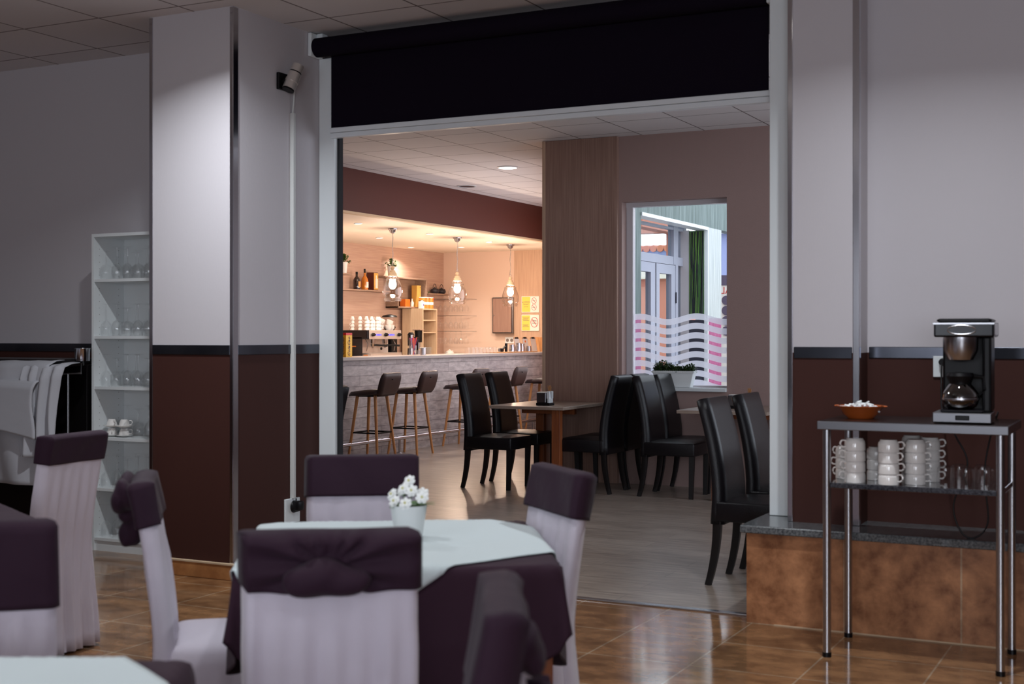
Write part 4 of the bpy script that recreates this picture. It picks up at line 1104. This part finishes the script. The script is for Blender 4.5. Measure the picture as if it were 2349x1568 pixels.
for si, z in enumerate(SZ):
    for row in range(3):
        for c in range(5):
            if si == 3 and c < 2: continue
            if si == 3 and row == 2: continue
            x = bx0 + .065 + c * .090 + (.012 if row == 1 else 0); y = by0 + .06 + row * .085
            kind = (c + si + row) % 3 == 0 if si < 5 else False
            lab = '%s upturned glass, %s shelf of the white shelving, %s row, %s from left' % ('balloon' if kind else 'slim stemmed', SN[si], ['front', 'middle', 'rear'][row], ORD[c])
            if si == 3: lab = '%s upturned glass by the cups, fourth white shelf, %s row, %s' % ('balloon' if kind else 'slim stemmed', ['front', 'middle', 'rear'][row], ORD[c - 2] + ' from left')
            loc = (x, y, z + .0005)
            if kind:
                if w1 is None: w1 = wineglass('wine_glass', lab, 'glasses in the white shelving', loc, .043, .095, .085, .034)
                else: dup(w1, loc, 0, lab)
            else:
                if w2 is None: w2 = wineglass('wine_glass', lab, 'glasses in the white shelving', loc, .034, .10, .105, .033)
                else: dup(w2, loc, 0, lab)
cs = None; ss = None
for c, x in enumerate((.085, .19)):
    for lv in range(2):
        z = SZ[3] + lv * .058
        la = '%s white saucer of the %s cup pile in the white shelving' % (['lower', 'upper'][lv], ['left', 'right'][c])
        lb = '%s white cup of the %s cup pile in the white shelving' % (['lower', 'upper'][lv], ['left', 'right'][c])
        loc = (bx0 + x, by0 + .09, z + .001)
        dup(s0, loc, 0, la, 'cups and saucers in the white shelving').scale = (.72, .72, 1)
        loc2 = (bx0 + x, by0 + .09, z + .007)
        if cs is None: cs = cup_mesh('coffee_cup', .034, .048, lb, 'cups and saucers in the white shelving', loc2, -.8)
        else: dup(cs, loc2, -.4 + c, lb)

# ================================================================== LINEN RACK (far left)
rk = thing('linen_rack', 'dark low cabinet with an open metal arm behind the hanging linen', 'cabinet', (-7.4, 6.30, 0))
MB().box(-1.05, 1.17, -.06, .23, .0, 1.185, .004).build('cabinet_body', 'black_wood', rk)
MB().box(-1.05, 1.14, -.33, .02, 1.185, 1.225, .006).build('top_board', 'black_wood', rk)
MB().tube([(.93, -.36, 1.13), (1.15, -.27, 1.185), (1.28, -.20, 1.20)], .018, 8).build('arm', 'black_plastic', rk)
MB().tube([(1.28, -.22, 1.20), (1.28, -.22, 1.135), (1.13, -.28, 1.13)], .006, 6).cyl((1.21, -.26, 0), (1.21, -.26, 1.13), .007, seg=10).build('post', 'chrome_soft', rk, smooth=True)
t = thing('chrome_canister', 'small chrome cup on the end of the rack arm, left of the shelving', 'canister', (-6.13, 6.10, 1.212))
MB().lathe([(0, 0), (.045, 0), (.047, .075), (.051, .08), (.044, .08), (.041, .01), (0, .008)], 22).build('cup', 'chrome', t, smooth=True)
def hang(x0, x1, zt, zb, y, seed, slope=0, amp=.018, fr=34):
    def f(u, v):
        x = x0 + (x1 - x0) * u
        top = 0 if v > .06 else (1 - v / .06)
        return (x + .02 * math.sin(v * 5 + seed) * u, y - .03 * min(1, v * 6) + .14 * top * .8 - amp * math.sin(u * fr * (1 - .2 * v) + seed + v * 1.5) * (.3 + v) - .03 * v, zt + .01 * top - (zt - zb + slope * (u - .5)) * max(0, v - .04) / .96 + .006 * math.sin(u * 9))
    return MB().grid(f, 70, 30)
tag(hang(-7.9, -6.24, 1.205, .44, 5.93, 1).build('hanging_tablecloth', 'linen_grey', smooth='all', solid=.004), 'long pale grey tablecloth hanging from the dark rack, rear one', 'tablecloth', 'hanging linen')
tag(hang(-6.42, -6.10, 1.19, .62, 5.915, 2, amp=.03, fr=22).build('hanging_tablecloth', 'linen_grey', smooth='all', solid=.004), 'crumpled white tablecloth gathered at the right end of the rack', 'tablecloth', 'hanging linen')
tag(hang(-7.9, -6.27, 1.09, .86, 5.875, 3, slope=.26, amp=.01, fr=8).build('hanging_tablecloth', 'linen_grey', smooth='all', solid=.01), 'folded pale tablecloth lying over the long hanging one', 'tablecloth', 'hanging linen')
tag(MB().sph((-6.31, 6.08, .10), .12, (.7, .8, .85), 3, fn=lambda v: v * (1 + .35 * noise.noise(v * 18))).build('bin_bag', 'black_gloss'), 'small black plastic bag on the floor left of the white shelving', 'bag')

# ================================================================== COFFEE CART (right)
cx0, cx1, cy0, cy1, cz = -1.370, -.600, 5.565, 6.045, 1.010
ct = thing('serving_cart', 'steel serving table with a granite shelf in front of the tiled ledge', 'table', (cx0, cy0, 0))
W_, D_ = cx1 - cx0, cy1 - cy0
MB().box(0, W_, 0, D_, cz - .038, cz - .002, .003).build('top_frame', 'steel', ct)
MB().box(.008, W_ - .008, .012, D_ - .008, cz - .002, cz).build('top_inlay', 'dark_steel_top', ct)
for x in (.035, W_ - .035):
    for y in (.035, D_ - .035):
        lg = MB().cyl((x, y, .02), (x, y, cz - .038), .0175, seg=20).build('leg', 'chrome_soft', ct, smooth=True)
        MB().cyl((x, y, 0), (x, y, .02), .019, seg=16).build('foot', 'black_plastic', lg)
MB().box(.03, W_ - .03, .03, D_ - .03, .722, .745, .003).build('shelf', 'granite_dark', ct)
# bowl of sugar sachets
t = thing('clay_bowl', 'orange glazed clay bowl of white sugar sachets on the steel table', 'bowl', (-1.235, 5.80, cz + .001))
MB().lathe([(0, 0), (.055, 0), (.075, .018), (.094, .046), (.104, .052), (.105, .056), (.092, .054), (.07, .024), (.05, .008), (0, .008)], 30).build('bowl', 'clay_orange', t, smooth=True)
for a in (0, PI): MB().sph((.104 * math.cos(a), 0, .053), .012, (1, 1.4, .4), 2).build('lug', 'clay_orange', t, smooth=True)
sg = MB(); q = random.Random(2)
for i in range(46):
    a = q.uniform(0, 6.28); r = .078 * math.sqrt(q.random()); z = .036 + (1 - r / .078) * .026 + q.uniform(0, .012)
    sg.box(-.014, .014, -.009, .009, -.003, .003, .001, M=T3(r * math.cos(a), r * math.sin(a), z) @ Matrix.Rotation(q.uniform(0, 6), 4, 'Z') @ Matrix.Rotation(q.uniform(-.7, .7), 4, 'X') @ Matrix.Rotation(q.uniform(-.7, .7), 4, 'Y'))
ob = sg.build('sugar_sachets', 'sugar_paper', t); ob['kind'] = 'stuff'
# coffee maker
cm = thing('coffee_maker', 'black and steel filter coffee maker on the steel table', 'coffee machine', (-.79, 5.70, cz + .001), deg(3))
MB().box(-.115, .115, -.10, .13, .004, .045, .004).build('base', 'steel', cm)
MB().box(-.085, .085, -.085, .07, .045, .058, .006).build('hotplate', 'black_gloss', cm)
MB().box(-.09, .11, .06, .17, .045, .36, .01).box(.075, .11, -.03, .08, .045, .36, .01).build('body', 'black_plastic', cm)
MB().box(-.11, .125, -.10, .17, .355, .415, .008).box(-.11, .125, -.10, .17, .405, .415).build('head', 'black_gloss', cm)
MB().box(.118, .128, -.09, .15, .362, .41, .003).box(-.112, .126, -.103, -.09, .408, .414).build('head_trim', 'chrome_soft', cm)
MB().box(-.10, .115, -.085, .16, .415, .432, .012).build('lid', 'black_plastic', cm)
k = MB(); k.tube([(.0 + .055 * math.cos(a * PI / 12), -.103, .385 + .019 * math.sin(a * PI / 12)) for a in range(25)], .003, 6); k.build('badge', 'chrome_soft', cm)
MB().lathe([(.07, .355), (.068, .30), (.05, .262), (.02, .255), (0, .255)], 24, (-.01, -.02, 0)).build('filter_basket', 'chrome_soft', cm, smooth=True)
MB().box(-.025, .03, -.105, -.10, .015, .035, .003).build('switch', 'black_plastic', cm)
cf = thing('glass_carafe', 'round glass carafe with black collar standing in the coffee maker', 'carafe', (-.80, 5.675, cz + .060), deg(3))
MB().lathe([(0, .0), (.05, .0), (.066, .012), (.075, .04), (.072, .065), (.055, .09), (.042, .105), (.042, .118)], 28).build('jug', 'carafe_glass', cf, smooth=True)
MB().lathe([(.0755, .036), (.0765, .04), (.0755, .046)], 28).build('band', 'chrome_soft', cf, smooth=True)
MB().lathe([(0, .15), (.05, .148), (.056, .135), (.044, .11), (.044, .10), (.042, .10)], 24).build('collar', 'black_plastic', cf, smooth=True)
MB().tube([(.05, 0, .135), (.09, 0, .13), (.095, 0, .08), (.075, 0, .05)], .009, 8).build('handle', 'black_plastic', cf, smooth=True)
# cups on the shelf
SHZ = .746; c0_ = None
stacks = [(-1.23, 5.66, 4, -2.9, 'front left'), (-1.085, 5.64, 4, -.3, 'front middle'), (-.985, 5.70, 4, -.1, 'front right'), (-1.33 + .03, 5.80, 3, 2.8, 'far left'),
          (-1.165, 5.80, 3, .4, 'back middle'), (-.95, 5.84, 4, -.1, 'back right'), (-1.04, 5.93, 4, .6, 'rearmost')]
for sx, sy, n, rz, nm in stacks:
    for lv in range(n):
        lab = 'white coffee cup in the %s stack on the granite shelf, %s from the bottom' % (nm, ORD[lv])
        loc = (sx, sy, SHZ + lv * .0455)
        if c0_ is None: c0_ = cup_mesh('coffee_cup', .044, .052, lab, 'stacked coffee cups on the cart', loc, rz, straight=True)
        else: dup(c0_, loc, rz + .35 * (lv % 2), lab)
g1 = None
for i, (x, y) in enumerate(((-.86, 5.68), (-.775, 5.66), (-.70, 5.68), (-.82, 5.78), (-.73, 5.80))):
    lab = 'small upturned glass on the granite shelf, ' + ['front left', 'front middle', 'front right', 'rear left', 'rear right'][i]
    if g1 is None: g1 = tag(MB().lathe([(.036, 0), (.037, .03), (.034, .075), (.024, .084), (0, .085)], 20).build('tumbler', 'clear_glass', smooth=True, loc=(x, y, SHZ)), lab, 'glass', 'upturned glasses on the cart')
    else: dup(g1, (x, y, SHZ), 0, lab)
# cord and wall socket
t = thing('wall_socket', 'white double socket on the brown dado left of the coffee maker', 'socket', (-1.0, 6.47, 1.225))
MB().box(-.035, .04, -.012, 0, -.05, .05, .003).build('plate', 'white_gloss', t)
MB().cyl((.01, -.012, .022), (.01, -.045, .022), .019, .015, seg=16).build('plug', 'black_plastic', t, smooth=True)
tag(MB().tube(curve_pts([(-.99, 6.42, 1.235), (-.985, 6.38, 1.12), (-.95, 6.2, 1.02), (-.88, 6.11, .92), (-.83, 6.10, .80), (-.89, 6.11, .62), (-.86, 6.11, .50), (-.80, 6.11, .475), (-.745, 6.11, .55), (-.76, 6.11, .75), (-.74, 6.11, .9), (-.70, 6.07, 1.03), (-.70, 5.98, 1.022), (-.72, 5.90, 1.02)]), .004, 6).build('power_cord', 'cable_black', smooth='all'),
    'black power cord looping down behind the steel table from the coffee maker', 'cord')

# ================================================================== WINDOW PLANTER
pl = thing('window_planter', 'long white trough planter with a low green bush on the window sill', 'plant', (-4.10, 11.345, .898))
pr_ = MB(); pr_.box(-.20, .20, -.05, .05, 0, .15, .006)
for v in pr_.bm.verts:
    s = .82 + .18 * v.co.z / .15; v.co.x *= s; v.co.y *= s
pr_.build('trough', 'pot_white', pl)
k = MB()
for i in range(22): k.cyl((-.195 + i * .0186, -.056, .14), (-.195 + i * .0186, -.052, .14), .011, seg=8)
k.build('scalloped_rim', 'pot_white', pl)
lf = MB(); st = MB(); q = random.Random(8)
for i in range(170):
    x = q.uniform(-.19, .19); y = q.uniform(-.04, .04); h_ = q.uniform(.04, .10) * (1.1 - .6 * abs(math.sin(x * 9 + 1)))
    tip = Vector((x + q.uniform(-.03, .03), y + q.uniform(-.02, .02), .14 + h_))
    st.tube([(x, y, .13), tip], .0016, 4)
    for j in range(9):
        f = q.uniform(.2, 1); leaf_blade(lf, Vector((x, y, .13)).lerp(tip, f), (q.uniform(-1, 1), q.uniform(-1, 1), q.uniform(-.1, 1)), (.01, 0, 1), .03, .018, .3)
st.build('stems', 'leaf_dark', pl); lf.build('leaves', 'leaf_dark', pl)
MB().box(-.19, .19, -.045, .045, .12, .135).build('soil', 'soil', pl)

# ================================================================== OUTSIDE THE WINDOW
struct('floor', MB().box(-40, 10, 11.6, 60, -.2, -.05), 'ext_ground')
PX = -4.60
porch = thing('entrance_porch', 'grey-green streaked porch wall around the entrance recess outside the window', 'wall', (PX, 11.6, 0))
EXT = 0
MB().box(-.12, 0, -.02, .19, 1.56, 3.6).box(-.12, 0, .19, 2.17, 2.56, 3.6).box(-.12, 0, 2.17, 3.2, 2.56, 3.6).build('cladding', 'ext_green', porch)
MB().box(-.12, 0, 2.19, 2.68, 1.56, 2.56).build('reflection_strip', 'ext_reflection', porch)  # porch wall strip, its pale colour paints in a reflection
MB().box(-.12, 0, 2.19, 2.68, 0, 1.56).build('base_panel', 'magenta_panel', porch)
MB().box(-.12, 0, -.02, .19, 0, 1.56).build('base_panel', 'magenta_panel', porch)
MB().box(-.13, .012, .19, 2.19, 2.525, 2.56).box(-.13, .012, 2.165, 2.19, 0, 2.525).build('opening_trim', 'white_gloss', porch)
MB().box(-.30, -.20, 2.15, 2.17, 0, 2.53).build('reveal', 'pvc_frame', porch)
MB().box(-.20, -.03, 2.15, 2.165, 1.56, 2.52).build('bamboo_panel', 'bamboo_dark', porch)
q = random.Random(31)
for nm, mt, n_, r_ in (('bamboo_canes', 'bamboo_cane', 11, .006), ('dark_canes', 'bamboo_shade', 9, .008)):
    k = MB()
    for i in range(n_):
        xa = q.uniform(-.19, -.04); xb = min(-.04, max(-.19, xa + q.uniform(-.05, .05)))
        k.cyl((xa, 2.147, 1.57), (xb, 2.147, 2.51), r_, seg=6)
    k.build(nm, mt, porch)
MB().box(-.20, -.03, 2.15, 2.165, 0, 1.54).build('dark_panel', 'navy_panel', porch)
DX = -4.90
dd = thing('entrance_door', 'pale blue-white glazed double door with transom outside the window', 'door', (DX, 12.1, 0))
def frame_(mb, y0, y1, z0, z1, wl, wr, wb, wt, x0=-.03, x1=.03):
    mb.box(x0, x1, y0, y0 + wl, z0, z1).box(x0, x1, y1 - wr, y1, z0, z1).box(x0, x1, y0 + wl, y1 - wr, z0, z0 + wb).box(x0, x1, y0 + wl, y1 - wr, z1 - wt, z1)
m = MB(); m.box(-.03, .03, -.5, 1.75, 2.515, 2.54).box(-.03, .03, -.5, 1.75, 2.135, 2.225).box(-.03, .03, -.5, 1.75, 2.66, 2.72).box(-.034, .034, 1.345, 1.485, 2.14, 2.7).box(-.033, .033, 1.405, 1.485, 0, 2.14).box(-.034, .034, 1.67, 1.75, 0, 2.71).box(-.03, .03, -.5, -.44, 0, 2.7)
m.build('frame', 'bluegrey_door', dd)
m = MB(); frame_(m, .805, 1.40, .02, 2.13, .115, .12, .25, .10); m.build('door_leaf', 'bluegrey_door', dd)
m = MB(); frame_(m, .20, .795, .02, 2.13, .12, .135, .25, .10); m.build('door_leaf', 'bluegrey_door', dd)
MB().box(.028, .036, .795, .805, .02, 2.13).build('centre_gap', 'navy_panel', dd)
MB().cyl((.04, 1.403, 1.72), (.04, 1.403, 1.84), .008, seg=8).build('hinge', 'navy_panel', dd)
MB().box(-.004, .004, -.45, 1.7, .1, 2.66).build('glazing', 'pane_glass', dd)
# buildings across the street
hs = thing('street_building', 'orange house with cream upper trim across the street, seen through the glazed door', 'building', (-18, 38, 0))
MB().box(-8, 4.2, 0, 6, 0, 3.1).build('wall', 'ext_orange', hs)
MB().box(-8.2, 4.4, -.3, 6.2, 3.1, 3.5).build('cornice', 'ext_cream', hs)
hs = thing('street_building', 'blue-fronted building with a red tiled roof edge behind the orange house', 'building', (-24, 52, 0))
MB().box(-14, 14, 0, 6, 0, 5.0).build('wall', 'ext_blue', hs)
MB().box(-14, 14, -.1, 0, 4.15, 4.4).build('white_band', 'white_gloss', hs)
k = MB()
for i in range(90): k.cyl((-14 + i * .31, -.1, 5.02), (-14 + i * .31, 5, 5.25), .15, seg=8)
k.build('roof', 'ext_roof', hs)
pg = thing('shop_pergola', 'orange canopy frame of the terrace outside the entrance door', 'canopy', (-7.24, 19.95, 0))
MB().box(-.1, .1, -1.6, .1, 3.0, 3.3).box(-3.4, .1, -.1, .1, 3.02, 3.28).build('beam', 'ext_orange', pg)
MB().box(-.08, .08, -.08, .08, 0, 3.0).build('post', 'ext_orange', pg)
st_ = thing('street_sign_board', 'shop sign board with red letters and round icons at the window edge', 'sign', (-4.30, 15.1, 0))
MB().box(-.6, .6, 0, .03, -.05, 1.97).build('board', 'white_paper', st_)
MB().box(-.6, .6, -.01, .0, 1.97, 2.09).build('header', 'sign_header', st_)
text('lettering', 'AL', .12, 'sign_red', st_, T3(-.505, -.004, 1.905) @ FACE_POS_Y)
for i in range(4):
    MB().cyl((-.50, -.012, 1.79 - i * .122), (-.50, -.0, 1.79 - i * .122), .056, seg=24).build('round_icon', 'sign_header', st_)
hs = thing('street_building', 'pale blue building face seen at the right edge of the window', 'building', (-3, 24, 0))
MB().box(-5.1, 6, 0, 4, 0, 3.3).build('wall', 'ext_blue', hs)
MB().box(-5.2, 6.1, -.2, 4.1, 3.3, 3.5).build('cornice', 'white_gloss', hs)
